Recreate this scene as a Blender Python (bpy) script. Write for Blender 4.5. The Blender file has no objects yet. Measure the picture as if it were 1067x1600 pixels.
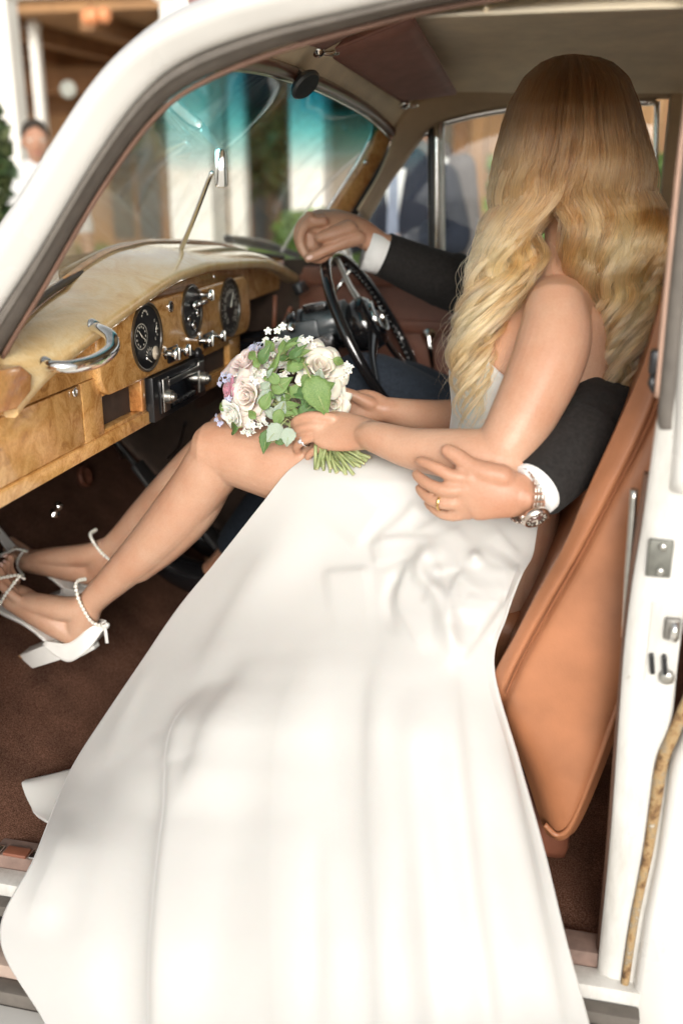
import bpy, bmesh, math, random
import numpy as np
from mathutils import Vector, Matrix

random.seed(7)
RNG = np.random.default_rng(7)
SC = bpy.context.scene
COL = SC.collection
R = math.radians

# ------------------------------------------------------------------ camera
F_PX, PITCH, YAW = 1555.0, R(18.8), R(13.3)
PW, PH = 1067, 1600
CAM = np.array([0.0, -1.25, 1.32])
FW = np.array([-math.sin(YAW) * math.cos(PITCH), math.cos(YAW) * math.cos(PITCH), -math.sin(PITCH)])
RT = np.array([math.cos(YAW), math.sin(YAW), 0.0])
UP = np.cross(RT, FW)
cd = bpy.data.cameras.new('camera')
cd.sensor_fit = 'VERTICAL'
cd.sensor_height = 36.0
cd.lens = F_PX / PH * 36.0
cd.clip_start = 0.05
cd.clip_end = 500
cd.dof.use_dof = True
cd.dof.focus_distance = 1.72
cd.dof.aperture_fstop = 2.0
co = bpy.data.objects.new('camera', cd)
COL.objects.link(co)
co.matrix_world = Matrix(((RT[0], UP[0], -FW[0], CAM[0]), (RT[1], UP[1], -FW[1], CAM[1]),
                          (RT[2], UP[2], -FW[2], CAM[2]), (0, 0, 0, 1)))
SC.camera = co

# ------------------------------------------------------------------ sky, sun, exposure
SUN_EL = R(21)                     # low, soft sun from behind the photographer
SUN_DIR = Vector((0.22, -0.97, 0.0)).normalized() * math.cos(SUN_EL) + Vector((0, 0, math.sin(SUN_EL)))
world = bpy.data.worlds.new('World')
SC.world = world
world.use_nodes = True
wn = world.node_tree
wn.nodes.clear()
sky = wn.nodes.new('ShaderNodeTexSky')
sky.sky_type = 'NISHITA'
sky.sun_disc = False
sky.sun_elevation = SUN_EL
sky.sun_rotation = math.atan2(SUN_DIR.x, SUN_DIR.y)
sky.air_density = 1.0
sky.dust_density = 3.0
sky.ozone_density = 1.0
hs = wn.nodes.new('ShaderNodeHueSaturation')
hs.inputs['Saturation'].default_value = 0.12      # thin high cloud: the sky is nearly white
bg = wn.nodes.new('ShaderNodeBackground')
bg.inputs['Strength'].default_value = 0.11
wo = wn.nodes.new('ShaderNodeOutputWorld')
wn.links.new(sky.outputs[0], hs.inputs['Color'])
wn.links.new(hs.outputs[0], bg.inputs['Color'])
wn.links.new(bg.outputs[0], wo.inputs['Surface'])
sl = bpy.data.lights.new('sun', 'SUN')
sl.energy = 1.1
sl.angle = R(22)
sl.color = (1.0, 0.93, 0.83)
so = bpy.data.objects.new('sun', sl)
COL.objects.link(so)
so.rotation_euler = SUN_DIR.to_track_quat('Z', 'Y').to_euler()
so.location = (4, -6, 6)
SC.view_settings.view_transform = 'Standard'
SC.view_settings.look = 'None'
SC.view_settings.gamma = 1.0
SC.view_settings.use_curve_mapping = False
SC.view_settings.exposure = 0.88
SC.render.engine = 'CYCLES'
SC.cycles.use_denoising = True
SC.cycles.max_bounces = 14
SC.cycles.diffuse_bounces = 8
SC.cycles.transparent_max_bounces = 16
SC.cycles.sample_clamp_indirect = 6.0
SC.cycles.caustics_reflective = False
SC.cycles.caustics_refractive = False


def at(px, py, Y):
    """world point seen at photo pixel (px, py) on the plane y = Y"""
    d = FW + RT * (px - PW / 2) / F_PX - UP * (py - PH / 2) / F_PX
    return CAM + d * (Y - CAM[1]) / d[1]


def atx(px, py, X):
    d = FW + RT * (px - PW / 2) / F_PX - UP * (py - PH / 2) / F_PX
    return CAM + d * (X - CAM[0]) / d[0]


def pix(P):
    v = np.asarray(P, float) - CAM
    z = v @ FW
    return np.stack([PW / 2 + F_PX * (v @ RT) / z, PH / 2 - F_PX * (v @ UP) / z], -1)


# ------------------------------------------------------------------ objects
def root_loc(o):
    l = Vector((0, 0, 0))
    while o is not None:
        l = l + o.location
        o = o.parent
    return np.array(l)


def tag(o, label=None, cat=None, group=None, kind=None):
    if label: o['label'] = label
    if cat: o['category'] = cat
    if group: o['group'] = group
    if kind: o['kind'] = kind
    return o


def empty(name, loc, label=None, cat=None, group=None, parent=None):
    o = bpy.data.objects.new(name, None)
    o.empty_display_size = 0.1
    COL.objects.link(o)
    if parent is not None:
        o.parent = parent
        o.location = Vector(loc) - Vector(root_loc(parent))
    else:
        o.location = loc
    return tag(o, label, cat, group)


def mesh_obj(name, V, F, mats, parent=None, smooth=True, mi=None, label=None):
    me = bpy.data.meshes.new(name)
    V = np.asarray(V, float)
    if parent is not None:
        V = V - root_loc(parent)
    me.from_pydata(V.tolist(), [], [tuple(int(i) for i in f) for f in F])
    if not isinstance(mats, (list, tuple)):
        mats = [mats]
    for m in mats:
        me.materials.append(m)
    if mi is not None:
        me.polygons.foreach_set('material_index', np.asarray(mi, np.int32))
    if smooth:
        me.polygons.foreach_set('use_smooth', np.ones(len(me.polygons), bool))
    me.update()
    o = bpy.data.objects.new(name, me)
    COL.objects.link(o)
    if parent is not None:
        o.parent = parent
    if label:
        o['label'] = label
    return o


def unit(v):
    v = np.asarray(v, float)
    return v / (np.linalg.norm(v) + 1e-12)


def spl(P, n, closed=False):
    """Catmull-Rom through the rows of P, n samples"""
    P = np.asarray(P, float)
    if P.ndim == 1:
        P = P[:, None]
        flat = True
    else:
        flat = False
    if closed:
        Q = np.concatenate([P[-1:], P, P[:2]])
        t = np.linspace(0, len(P), n, endpoint=False)
    else:
        Q = np.concatenate([2 * P[:1] - P[1:2], P, 2 * P[-1:] - P[-2:-1]])
        t = np.linspace(0, len(P) - 1 - 1e-9, n)
    i = np.floor(t).astype(int)
    f = (t - i)[:, None]
    a, b, c, d = Q[i], Q[i + 1], Q[i + 2], Q[i + 3]
    out = 0.5 * (2 * b + (c - a) * f + (2 * a - 5 * b + 4 * c - d) * f ** 2 + (3 * b - a - 3 * c + d) * f ** 3)
    return out[:, 0] if flat else out


class Geo:
    def __init__(s):
        s.V, s.F, s.M, s.n = [], [], [], 0

    def add(s, V, F, m=0):
        V = np.asarray(V, float).reshape(-1, 3)
        s.V.append(V)
        s.F += [tuple(int(i) + s.n for i in f) for f in F]
        s.M += [m] * len(F)
        s.n += len(V)
        return s

    def box(s, c, d, rot=None, bev=0.0, m=0):
        """box at centre c, full size d; optional 3x3 axes (rows) and bevel"""
        bm = bmesh.new()
        bmesh.ops.create_cube(bm, size=1.0)
        for v in bm.verts:
            v.co = Vector((v.co.x * d[0], v.co.y * d[1], v.co.z * d[2]))
        if bev > 0:
            bmesh.ops.bevel(bm, geom=bm.edges[:], offset=bev, segments=2, affect='EDGES', profile=0.6)
        V = np.array([v.co[:] for v in bm.verts])
        for i, v in enumerate(bm.verts): v.index = i
        F = [[v.index for v in f.verts] for f in bm.faces]
        bm.free()
        if rot is not None:
            V = V @ np.asarray(rot, float)
        return s.add(V + np.asarray(c, float), F, m)

    def tube(s, P, r, n=12, up=None, flat=1.0, cap=True, ns=None, round_cap=False, m=0, closed=False):
        """swept tube. r: scalar / per point / per point (a, b); a along the side, b along the up vector"""
        P = np.asarray(P, float)
        r = np.asarray(r, float)
        if r.ndim == 0: r = np.full(len(P), float(r))
        if r.ndim == 1: r = np.stack([r, r * flat], 1)
        if ns:
            P, r = spl(P, ns, closed), np.maximum(spl(r, ns, closed), 1e-5)
        if round_cap and not closed:
            d0, d1 = unit(P[0] - P[1]), unit(P[-1] - P[-2])
            k = [0.5, 0.8, 0.97]
            h = [math.sqrt(1 - x * x) for x in k]
            e0 = [P[0] + d0 * r[0].mean() * x for x in (0.97, 0.8, 0.5)]
            f0 = [r[0] * x for x in (0.25, 0.6, 0.87)]
            e1 = [P[-1] + d1 * r[-1].mean() * x for x in (0.5, 0.8, 0.97)]
            f1 = [r[-1] * x for x in (0.87, 0.6, 0.25)]
            P = np.concatenate([e0, P, e1])
            r = np.concatenate([f0, r, f1])
        N = len(P)
        T = np.zeros_like(P)
        if closed:
            T = np.roll(P, -1, 0) - np.roll(P, 1, 0)
        else:
            T[1:-1] = P[2:] - P[:-2]; T[0] = P[1] - P[0]; T[-1] = P[-1] - P[-2]
        T /= np.linalg.norm(T, axis=1)[:, None] + 1e-12
        u = np.asarray(up, float) if up is not None else (np.array([0, 0, 1.0]) if abs(T[0][2]) < 0.9 else np.array([0, 1.0, 0]))
        V = []
        for i in range(N):
            uu = u - T[i] * (u @ T[i])
            uu = unit(uu)
            if up is None: u = uu
            side = np.cross(T[i], uu)
            a = np.linspace(0, 2 * np.pi, n, endpoint=False)
            V.append(P[i] + np.cos(a)[:, None] * side * r[i, 0] + np.sin(a)[:, None] * uu * r[i, 1])
        V = np.concatenate(V)
        F = []
        for i in range(N if closed else N - 1):
            j = (i + 1) % N
            for k in range(n):
                k2 = (k + 1) % n
                F.append((i * n + k, i * n + k2, j * n + k2, j * n + k))
        if cap and not closed:
            F.append(tuple(range(n - 1, -1, -1)))
            F.append(tuple(range((N - 1) * n, N * n)))
        return s.add(V, F, m)

    def lathe(s, prof, c, axis, n=24, m=0):
        """prof: (radius, height along axis)"""
        ax = unit(axis)
        t = np.array([1.0, 0, 0]) if abs(ax[0]) < 0.8 else np.array([0, 1.0, 0])
        e1 = unit(np.cross(ax, t)); e2 = np.cross(ax, e1)
        a = np.linspace(0, 2 * np.pi, n, endpoint=False)
        V, F = [], []
        for r, h in prof:
            V.append(np.asarray(c) + ax * h + r * (np.cos(a)[:, None] * e1 + np.sin(a)[:, None] * e2))
        V = np.concatenate(V)
        for i in range(len(prof) - 1):
            for k in range(n):
                k2 = (k + 1) % n
                F.append((i * n + k, i * n + k2, (i + 1) * n + k2, (i + 1) * n + k))
        F.append(tuple(range(n - 1, -1, -1)))
        F.append(tuple(range((len(prof) - 1) * n, len(prof) * n)))
        return s.add(V, F, m)

    def ball(s, c, r, n=12, m=0, sc=(1, 1, 1)):
        k = max(4, n // 2)
        V = [(0, 0, -1)]
        for i in range(1, k):
            z = -math.cos(math.pi * i / k); q = math.sin(math.pi * i / k)
            V += [(q * math.cos(2 * math.pi * j / n), q * math.sin(2 * math.pi * j / n), z) for j in range(n)]
        V.append((0, 0, 1))
        F = [(0, 1 + (j + 1) % n, 1 + j) for j in range(n)]
        for i in range(k - 2):
            for j in range(n):
                a, b = 1 + i * n + j, 1 + i * n + (j + 1) % n
                F.append((a, b, b + n, a + n))
        L = len(V) - 1
        F += [(L, 1 + (k - 2) * n + j, 1 + (k - 2) * n + (j + 1) % n) for j in range(n)]
        return s.add(np.array(V) * np.array(sc) * r + np.asarray(c, float), F, m)

    def grid(s, G, m=0, thick=None, flip=False):
        """G: (a, b, 3) points. thick: offset vector(s) giving it a back and edges"""
        G = np.asarray(G, float)
        a, b = G.shape[:2]
        F = [(i * b + j, i * b + j + 1, (i + 1) * b + j + 1, (i + 1) * b + j) for i in range(a - 1) for j in range(b - 1)]
        if flip: F = [f[::-1] for f in F]
        V = G.reshape(-1, 3)
        if thick is None:
            return s.add(V, F, m)
        B = (G + np.asarray(thick, float)).reshape(-1, 3)
        n = a * b
        F2 = [tuple(i + n for i in f[::-1]) for f in F]
        rim = [i * b for i in range(a)] + [(a - 1) * b + j for j in range(1, b)] + \
              [i * b + b - 1 for i in range(a - 2, -1, -1)] + list(range(b - 2, 0, -1))
        E = []
        for i in range(len(rim)):
            p, q = rim[i], rim[(i + 1) % len(rim)]
            E.append((q, p, p + n, q + n) if flip else (p, q, q + n, p + n))
        return s.add(np.concatenate([V, B]), F + F2 + E, m)

    def prism(s, P, d, bev=0.0, m=0, seg=3):
        """closed outline P (n,3) extruded by vector d, edges bevelled"""
        bm = bmesh.new()
        vs = [bm.verts.new(Vector(p)) for p in P]
        f = bm.faces.new(vs)
        r = bmesh.ops.extrude_face_region(bm, geom=[f])
        bmesh.ops.translate(bm, vec=Vector(d), verts=[v for v in r['geom'] if isinstance(v, bmesh.types.BMVert)])
        bmesh.ops.recalc_face_normals(bm, faces=bm.faces[:])
        if bev > 0:
            caps = [e for e in bm.edges if abs((e.verts[0].co - e.verts[1].co).normalized().dot(Vector(d).normalized())) < 0.5]
            bmesh.ops.bevel(bm, geom=caps, offset=bev, segments=seg, affect='EDGES', profile=0.5, clamp_overlap=True)
        bm.verts.index_update()
        V = [v.co[:] for v in bm.verts]
        F = [[v.index for v in f.verts] for f in bm.faces]
        bm.free()
        return s.add(V, F, m)

    def verts(s):
        return np.concatenate(s.V)

    def build(s, name, mats, parent=None, smooth=True, label=None, auto=None):
        o = mesh_obj(name, s.verts(), s.F, mats, parent, smooth, s.M, label)
        if auto is not None:
            sharp(o, auto)
        return o


def sharp(o, deg=40):
    me = o.data
    bm = bmesh.new(); bm.from_mesh(me)
    th = R(deg)
    for e in bm.edges:
        e.smooth = not (len(e.link_faces) == 2 and e.calc_face_angle(0) > th)
    bm.to_mesh(me); bm.free()
    return o


def ring_loft(C, A, B, ra, rb, n=28, power=2.0):
    """stack of super-ellipse rings; C centres, A/B axis vectors, ra/rb radii -> V (k,n,3)"""
    a = np.linspace(0, 2 * np.pi, n, endpoint=False)
    ca, sa = np.cos(a), np.sin(a)
    ca = np.sign(ca) * np.abs(ca) ** (2 / power); sa = np.sign(sa) * np.abs(sa) ** (2 / power)
    return np.stack([C[i] + ca[:, None] * A[i] * ra[i] + sa[:, None] * B[i] * rb[i] for i in range(len(C))])


def ring_faces(k, n, cap=True):
    F = [(i * n + j, i * n + (j + 1) % n, (i + 1) * n + (j + 1) % n, (i + 1) * n + j) for i in range(k - 1) for j in range(n)]
    if cap:
        F += [tuple(range(n - 1, -1, -1)), tuple(range((k - 1) * n, k * n))]
    return F


def fuse(o, voxel, smooth=5, fac=0.5):
    """weld overlapping closed shells of a mesh object into ONE continuous surface"""
    m = o.modifiers.new('weld', 'REMESH')
    m.mode = 'VOXEL'
    m.voxel_size = voxel
    m.use_smooth_shade = True
    if smooth:
        k = o.modifiers.new('relax', 'SMOOTH')
        k.factor = fac
        k.iterations = smooth
    dg = bpy.context.evaluated_depsgraph_get()
    dg.update()
    me = bpy.data.meshes.new_from_object(o.evaluated_get(dg))
    o.modifiers.clear()
    old = o.data
    mats = list(old.materials)
    o.data = me
    me.materials.clear()
    for x in mats: me.materials.append(x)
    me.polygons.foreach_set('use_smooth', np.ones(len(me.polygons), bool))
    me.polygons.foreach_set('material_index', np.zeros(len(me.polygons), np.int32))
    bpy.data.meshes.remove(old)
    return o


def subsurf(o, lv=1):
    m = o.modifiers.new('subdivision', 'SUBSURF')
    m.levels = lv; m.render_levels = lv
    return o


# ------------------------------------------------------------------ materials
def nodes(name):
    m = bpy.data.materials.new(name)
    m.use_nodes = True
    nt = m.node_tree
    b = nt.nodes['Principled BSDF']
    return m, nt, b


def setv(b, **k):
    for a, v in k.items():
        key = {'color': 'Base Color', 'rough': 'Roughness', 'metal': 'Metallic', 'coat': 'Coat Weight', 'coat_rough': 'Coat Roughness',
               'sss': 'Subsurface Weight', 'sss_scale': 'Subsurface Scale', 'sheen': 'Sheen Weight', 'spec': 'Specular IOR Level',
               'trans': 'Transmission Weight', 'ior': 'IOR', 'alpha': 'Alpha', 'sss_r': 'Subsurface Radius', 'sheen_rough': 'Sheen Roughness'}[a]
        if isinstance(v, (tuple, list)) and len(v) == 3 and key != 'Subsurface Radius': v = (*v, 1)
        b.inputs[key].default_value = v


def tex(nt, scale, detail=4, rough=0.55, dist=0.0, vec=None, stretch=None, coord='Object'):
    tc = nt.nodes.new('ShaderNodeTexCoord')
    n = nt.nodes.new('ShaderNodeTexNoise')
    n.inputs['Scale'].default_value = scale
    n.inputs['Detail'].default_value = detail
    n.inputs['Roughness'].default_value = rough
    n.inputs['Distortion'].default_value = dist
    src = tc.outputs[coord]
    if stretch is not None:
        mp = nt.nodes.new('ShaderNodeMapping')
        mp.inputs['Scale'].default_value = stretch
        nt.links.new(src, mp.inputs[0]); src = mp.outputs[0]
    nt.links.new(vec if vec is not None else src, n.inputs['Vector'])
    return n


def ramp(nt, src, stops):
    r = nt.nodes.new('ShaderNodeValToRGB')
    e = r.color_ramp.elements
    while len(e) < len(stops): e.new(0.5)
    for x, (p, c) in zip(e, stops):
        x.position = p
        x.color = (*c, 1) if len(c) == 3 else c
    nt.links.new(src, r.inputs[0])
    return r


def bump(nt, b, src, strength=0.2, dist=0.002, normal=None):
    n = nt.nodes.new('ShaderNodeBump')
    n.inputs['Strength'].default_value = strength
    n.inputs['Distance'].default_value = dist
    nt.links.new(src, n.inputs['Height'])
    if normal is not None: nt.links.new(normal, n.inputs['Normal'])
    nt.links.new(n.outputs[0], b.inputs['Normal'])
    return n.outputs[0]


def pbr(name, c, rough=0.5, var=0.12, scale=20, bs=0.0, bscale=None, bdist=0.001, stretch=None, **k):
    """principled with a little noise in the colour and optional fine relief"""
    m, nt, b = nodes(name)
    setv(b, rough=rough, **k)
    c = np.array(c)
    if var > 0:
        t = tex(nt, scale, stretch=stretch)
        r = ramp(nt, t.outputs[0], [(0.3, tuple(c * (1 - var))), (0.7, tuple(np.minimum(c * (1 + var), 1)))])
        nt.links.new(r.outputs[0], b.inputs['Base Color'])
        rr = nt.nodes.new('ShaderNodeMapRange')
        rr.inputs['To Min'].default_value = max(0, rough - 0.06); rr.inputs['To Max'].default_value = min(1, rough + 0.06)
        nt.links.new(t.outputs[0], rr.inputs['Value']); nt.links.new(rr.outputs[0], b.inputs['Roughness'])
    else:
        setv(b, color=tuple(c))
    if bs > 0:
        t2 = tex(nt, bscale or scale * 8, detail=3, stretch=stretch)
        bump(nt, b, t2.outputs[0], bs, bdist)
    return m


def burl(name, dark, mid, light, scale=9.0, rough=0.22, coat=0.7, fine=0.62):
    m, nt, b = nodes(name)
    t0 = tex(nt, scale * 0.5, 3, 0.5)
    mixv = nt.nodes.new('ShaderNodeVectorMath'); mixv.operation = 'MULTIPLY_ADD'
    tc = nt.nodes.new('ShaderNodeTexCoord')
    nt.links.new(t0.outputs['Color'], mixv.inputs[0]); mixv.inputs[1].default_value = (0.12, 0.12, 0.12)
    nt.links.new(tc.outputs['Object'], mixv.inputs[2])
    t = tex(nt, scale, 8, 0.68, 1.6, vec=mixv.outputs[0])
    r = ramp(nt, t.outputs[0], [(0.30, dark), (0.45, mid), (0.60, light), (0.75, mid)])
    t2 = tex(nt, scale * 14, 6, 0.7, 0.5, stretch=(1, 2.6, 1))
    r2 = ramp(nt, t2.outputs[0], [(0.35, (0.42, 0.36, 0.3)), (0.52, (1, 1, 1))])
    mx = nt.nodes.new('ShaderNodeMix'); mx.data_type = 'RGBA'; mx.blend_type = 'MULTIPLY'
    mx.inputs['Factor'].default_value = fine
    nt.links.new(r.outputs[0], mx.inputs['A']); nt.links.new(r2.outputs[0], mx.inputs['B'])
    nt.links.new(mx.outputs['Result'], b.inputs['Base Color'])
    setv(b, rough=rough, coat=coat, coat_rough=0.08)
    bump(nt, b, t2.outputs[0], 0.05, 0.0004)
    return m


M = {}
M['paint'] = pbr('white_car_paint', (0.63, 0.615, 0.58), 0.28, 0.03, 6, coat=0.6, coat_rough=0.08)
M['seal'] = pbr('grey_rubber_seal', (0.115, 0.10, 0.085), 0.75, 0.15, 40, bs=0.25, bscale=300)
M['terracotta'] = pbr('terracotta_trim', (0.14, 0.075, 0.05), 0.6, 0.12, 30, bs=0.2, bscale=400)
M['headliner'] = pbr('beige_headliner_cloth', (0.86, 0.74, 0.53), 0.95, 0.10, 12, bs=0.5, bscale=900, bdist=0.0008, sheen=0.15)
M['cantrail'] = pbr('brown_cantrail_cloth', (0.58, 0.44, 0.29), 0.95, 0.12, 14, bs=0.4, bscale=900, sheen=0.1)
M['maroon'] = pbr('maroon_leathercloth', (0.31, 0.155, 0.13), 0.62, 0.15, 25, bs=0.5, bscale=500, bdist=0.0008)
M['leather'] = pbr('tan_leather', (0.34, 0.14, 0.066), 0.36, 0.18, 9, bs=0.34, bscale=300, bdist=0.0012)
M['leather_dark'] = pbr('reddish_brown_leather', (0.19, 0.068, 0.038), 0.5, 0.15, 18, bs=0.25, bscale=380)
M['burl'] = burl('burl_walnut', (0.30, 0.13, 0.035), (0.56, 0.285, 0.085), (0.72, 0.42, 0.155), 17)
M['burl_pale'] = burl('sky_sheen_walnut', (0.72, 0.45, 0.18), (0.82, 0.57, 0.27), (0.88, 0.68, 0.38), 9, 0.15, 1.0, 0.22)  # walnut paled: cream sky sheen on the dash top put into the colour
M['burl_red'] = burl('orange_walnut', (0.30, 0.11, 0.03), (0.48, 0.20, 0.06), (0.60, 0.30, 0.10), 10, 0.25)
M['chrome'] = pbr('chrome', (0.86, 0.85, 0.82), 0.08, 0.0, metal=1.0)
M['steel'] = pbr('dull_steel', (0.55, 0.54, 0.5), 0.32, 0.1, 60, metal=1.0)
M['black'] = pbr('black_plastic', (0.012, 0.012, 0.013), 0.3, 0.1, 40)
M['bakelite'] = pbr('glossy_black_bakelite', (0.008, 0.008, 0.009), 0.12, 0.0, coat=0.8)
M['gunmetal'] = pbr('dark_grey_enamel', (0.045, 0.055, 0.06), 0.3, 0.1, 30, coat=0.4)
M['dialface'] = pbr('black_dial_face', (0.010, 0.010, 0.011), 0.35, 0.0)
M['dialwhite'] = pbr('dial_white', (0.75, 0.72, 0.62), 0.5, 0.0)
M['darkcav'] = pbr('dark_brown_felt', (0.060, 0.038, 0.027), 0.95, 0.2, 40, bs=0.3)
M['cream_dial'] = pbr('cream_gauge', (0.6, 0.52, 0.4), 0.4, 0.05)
M['rust'] = None


def carpet_mat():
    m, nt, b = nodes('maroon_carpet')
    t = tex(nt, 420, 3, 0.7)
    t2 = tex(nt, 9, 4, 0.6)
    r = ramp(nt, t.outputs[0], [(0.33, (0.055, 0.026, 0.016)), (0.5, (0.15, 0.075, 0.050)), (0.68, (0.27, 0.155, 0.110))])
    r2 = ramp(nt, t2.outputs[0], [(0.35, (0.72, 0.72, 0.72)), (0.65, (1.15, 1.12, 1.1))])
    mx = nt.nodes.new('ShaderNodeMix'); mx.data_type = 'RGBA'; mx.blend_type = 'MULTIPLY'; mx.inputs['Factor'].default_value = 1
    nt.links.new(r.outputs[0], mx.inputs['A']); nt.links.new(r2.outputs[0], mx.inputs['B'])
    nt.links.new(mx.outputs['Result'], b.inputs['Base Color'])
    setv(b, rough=1.0, spec=0.05)
    bump(nt, b, t.outputs[0], 0.9, 0.004)
    return m


M['carpet'] = carpet_mat()


def rust_mat():
    m, nt, b = nodes('rust_and_old_sealant')
    t = tex(nt, 45, 6, 0.7)
    r = ramp(nt, t.outputs[0], [(0.34, (0.055, 0.03, 0.015)), (0.43, (0.20, 0.11, 0.045)), (0.52, (0.34, 0.23, 0.11)), (0.60, (0.22, 0.17, 0.11)), (0.70, (0.55, 0.52, 0.45))])
    nt.links.new(r.outputs[0], b.inputs['Base Color'])
    setv(b, rough=0.9)
    bump(nt, b, t.outputs[0], 0.8, 0.004)
    return m


M['rust'] = rust_mat()


def worn_paint():
    m, nt, b = nodes('worn_white_jamb_paint')
    t = tex(nt, 5, 6, 0.7, stretch=(2, 2, .5)); t2 = tex(nt, 38, 5, 0.75)
    r = ramp(nt, t.outputs[0], [(0.36, (0.42, 0.40, 0.36)), (0.58, (0.61, 0.595, 0.56))])
    r2 = ramp(nt, t2.outputs[0], [(0.27, (0.45, 0.36, 0.27)), (0.34, (1, 1, 1))])
    mx = nt.nodes.new('ShaderNodeMix'); mx.data_type = 'RGBA'; mx.blend_type = 'MULTIPLY'; mx.inputs['Factor'].default_value = 0.8
    nt.links.new(r.outputs[0], mx.inputs['A']); nt.links.new(r2.outputs[0], mx.inputs['B']); nt.links.new(mx.outputs['Result'], b.inputs['Base Color'])
    setv(b, rough=0.35, coat=0.3)
    bump(nt, b, t2.outputs[0], 0.12, 0.001)
    return m


M['worn'] = worn_paint()


def glass_mat(name, tint=(1, 1, 1), ior=1.45, band=None, smear=0.0):
    """thin glazing: clear body plus Fresnel reflection; band = (z0, z1) of the teal sun strip in world z"""
    m, nt, b = nodes(name)
    nt.nodes.remove(b)
    out = nt.nodes['Material Output']
    tr = nt.nodes.new('ShaderNodeBsdfTransparent'); tr.inputs[0].default_value = (*tint, 1)
    gl = nt.nodes.new('ShaderNodeBsdfGlossy'); gl.inputs['Roughness'].default_value = 0.01
    lw = nt.nodes.new('ShaderNodeLayerWeight'); lw.inputs['Blend'].default_value = 0.5
    pw = nt.nodes.new('ShaderNodeMath'); pw.operation = 'POWER'; pw.inputs[1].default_value = 5.0
    nt.links.new(lw.outputs['Facing'], pw.inputs[0])
    fr = nt.nodes.new('ShaderNodeMath'); fr.operation = 'MULTIPLY_ADD'; fr.inputs[1].default_value = 0.85; fr.inputs[2].default_value = 0.04
    nt.links.new(pw.outputs[0], fr.inputs[0])
    mx = nt.nodes.new('ShaderNodeMixShader')
    nt.links.new(fr.outputs[0], mx.inputs[0]); nt.links.new(tr.outputs[0], mx.inputs[1]); nt.links.new(gl.outputs[0], mx.inputs[2])
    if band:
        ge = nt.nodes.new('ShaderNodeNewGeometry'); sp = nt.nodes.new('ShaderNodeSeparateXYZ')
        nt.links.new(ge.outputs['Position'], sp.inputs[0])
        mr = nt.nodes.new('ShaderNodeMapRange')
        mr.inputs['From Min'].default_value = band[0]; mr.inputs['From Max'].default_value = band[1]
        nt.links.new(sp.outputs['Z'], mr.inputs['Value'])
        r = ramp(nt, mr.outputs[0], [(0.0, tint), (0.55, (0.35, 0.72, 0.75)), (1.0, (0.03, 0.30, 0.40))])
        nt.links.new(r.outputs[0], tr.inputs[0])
    if smear > 0:
        t = tex(nt, 5, 5, 0.6, 1.0, stretch=(1, 3, 1))
        df = nt.nodes.new('ShaderNodeBsdfDiffuse'); df.inputs[0].default_value = (0.8, 0.8, 0.78, 1)
        r2 = ramp(nt, t.outputs[0], [(0.45, (0, 0, 0)), (0.75, (smear, smear, smear))])
        m2 = nt.nodes.new('ShaderNodeMixShader')
        nt.links.new(r2.outputs[0], m2.inputs[0]); nt.links.new(mx.outputs[0], m2.inputs[1]); nt.links.new(df.outputs[0], m2.inputs[2])
        nt.links.new(m2.outputs[0], out.inputs[0])
    else:
        nt.links.new(mx.outputs[0], out.inputs[0])
    return m


M['glass'] = glass_mat('side_glass', (0.93, 0.95, 0.94))
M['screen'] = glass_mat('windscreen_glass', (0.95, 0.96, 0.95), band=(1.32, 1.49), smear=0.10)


def skin_mat(name, c, red):
    m, nt, b = nodes(name)
    t = tex(nt, 14, 4, 0.6)
    r = ramp(nt, t.outputs[0], [(0.35, tuple(np.array(c) * (0.92, 0.86, 0.82))), (0.65, c)])
    t1 = tex(nt, 260, 3, 0.7)
    r1 = ramp(nt, t1.outputs[0], [(0.35, (0.90, 0.84, 0.80)), (0.6, (1, 1, 1))])
    mx = nt.nodes.new('ShaderNodeMix'); mx.data_type = 'RGBA'; mx.blend_type = 'MULTIPLY'; mx.inputs['Factor'].default_value = 0.55
    nt.links.new(r.outputs[0], mx.inputs['A']); nt.links.new(r1.outputs[0], mx.inputs['B'])
    nt.links.new(mx.outputs['Result'], b.inputs['Base Color'])
    t5 = tex(nt, 5.5, 3, 0.6); r5 = ramp(nt, t5.outputs[0], [(0.38, (0.93, 0.80, 0.74)), (0.6, (1.0, 1.0, 1.0))])
    m5 = nt.nodes.new('ShaderNodeMix'); m5.data_type = 'RGBA'; m5.blend_type = 'MULTIPLY'; m5.inputs['Factor'].default_value = 0.8
    nt.links.new(mx.outputs['Result'], m5.inputs['A']); nt.links.new(r5.outputs[0], m5.inputs['B']); nt.links.new(m5.outputs['Result'], b.inputs['Base Color'])
    setv(b, rough=0.42, sss=0.18, sss_scale=0.012, sss_r=(1.0, 0.35, 0.2), spec=0.4)
    t2 = tex(nt, 420, 3, 0.6)
    t6 = tex(nt, 75, 4, 0.65)
    n1 = bump(nt, b, t6.outputs[0], 0.22, 0.003)
    bump(nt, b, t2.outputs[0], 0.20, 0.0006, n1)
    return m


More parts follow.
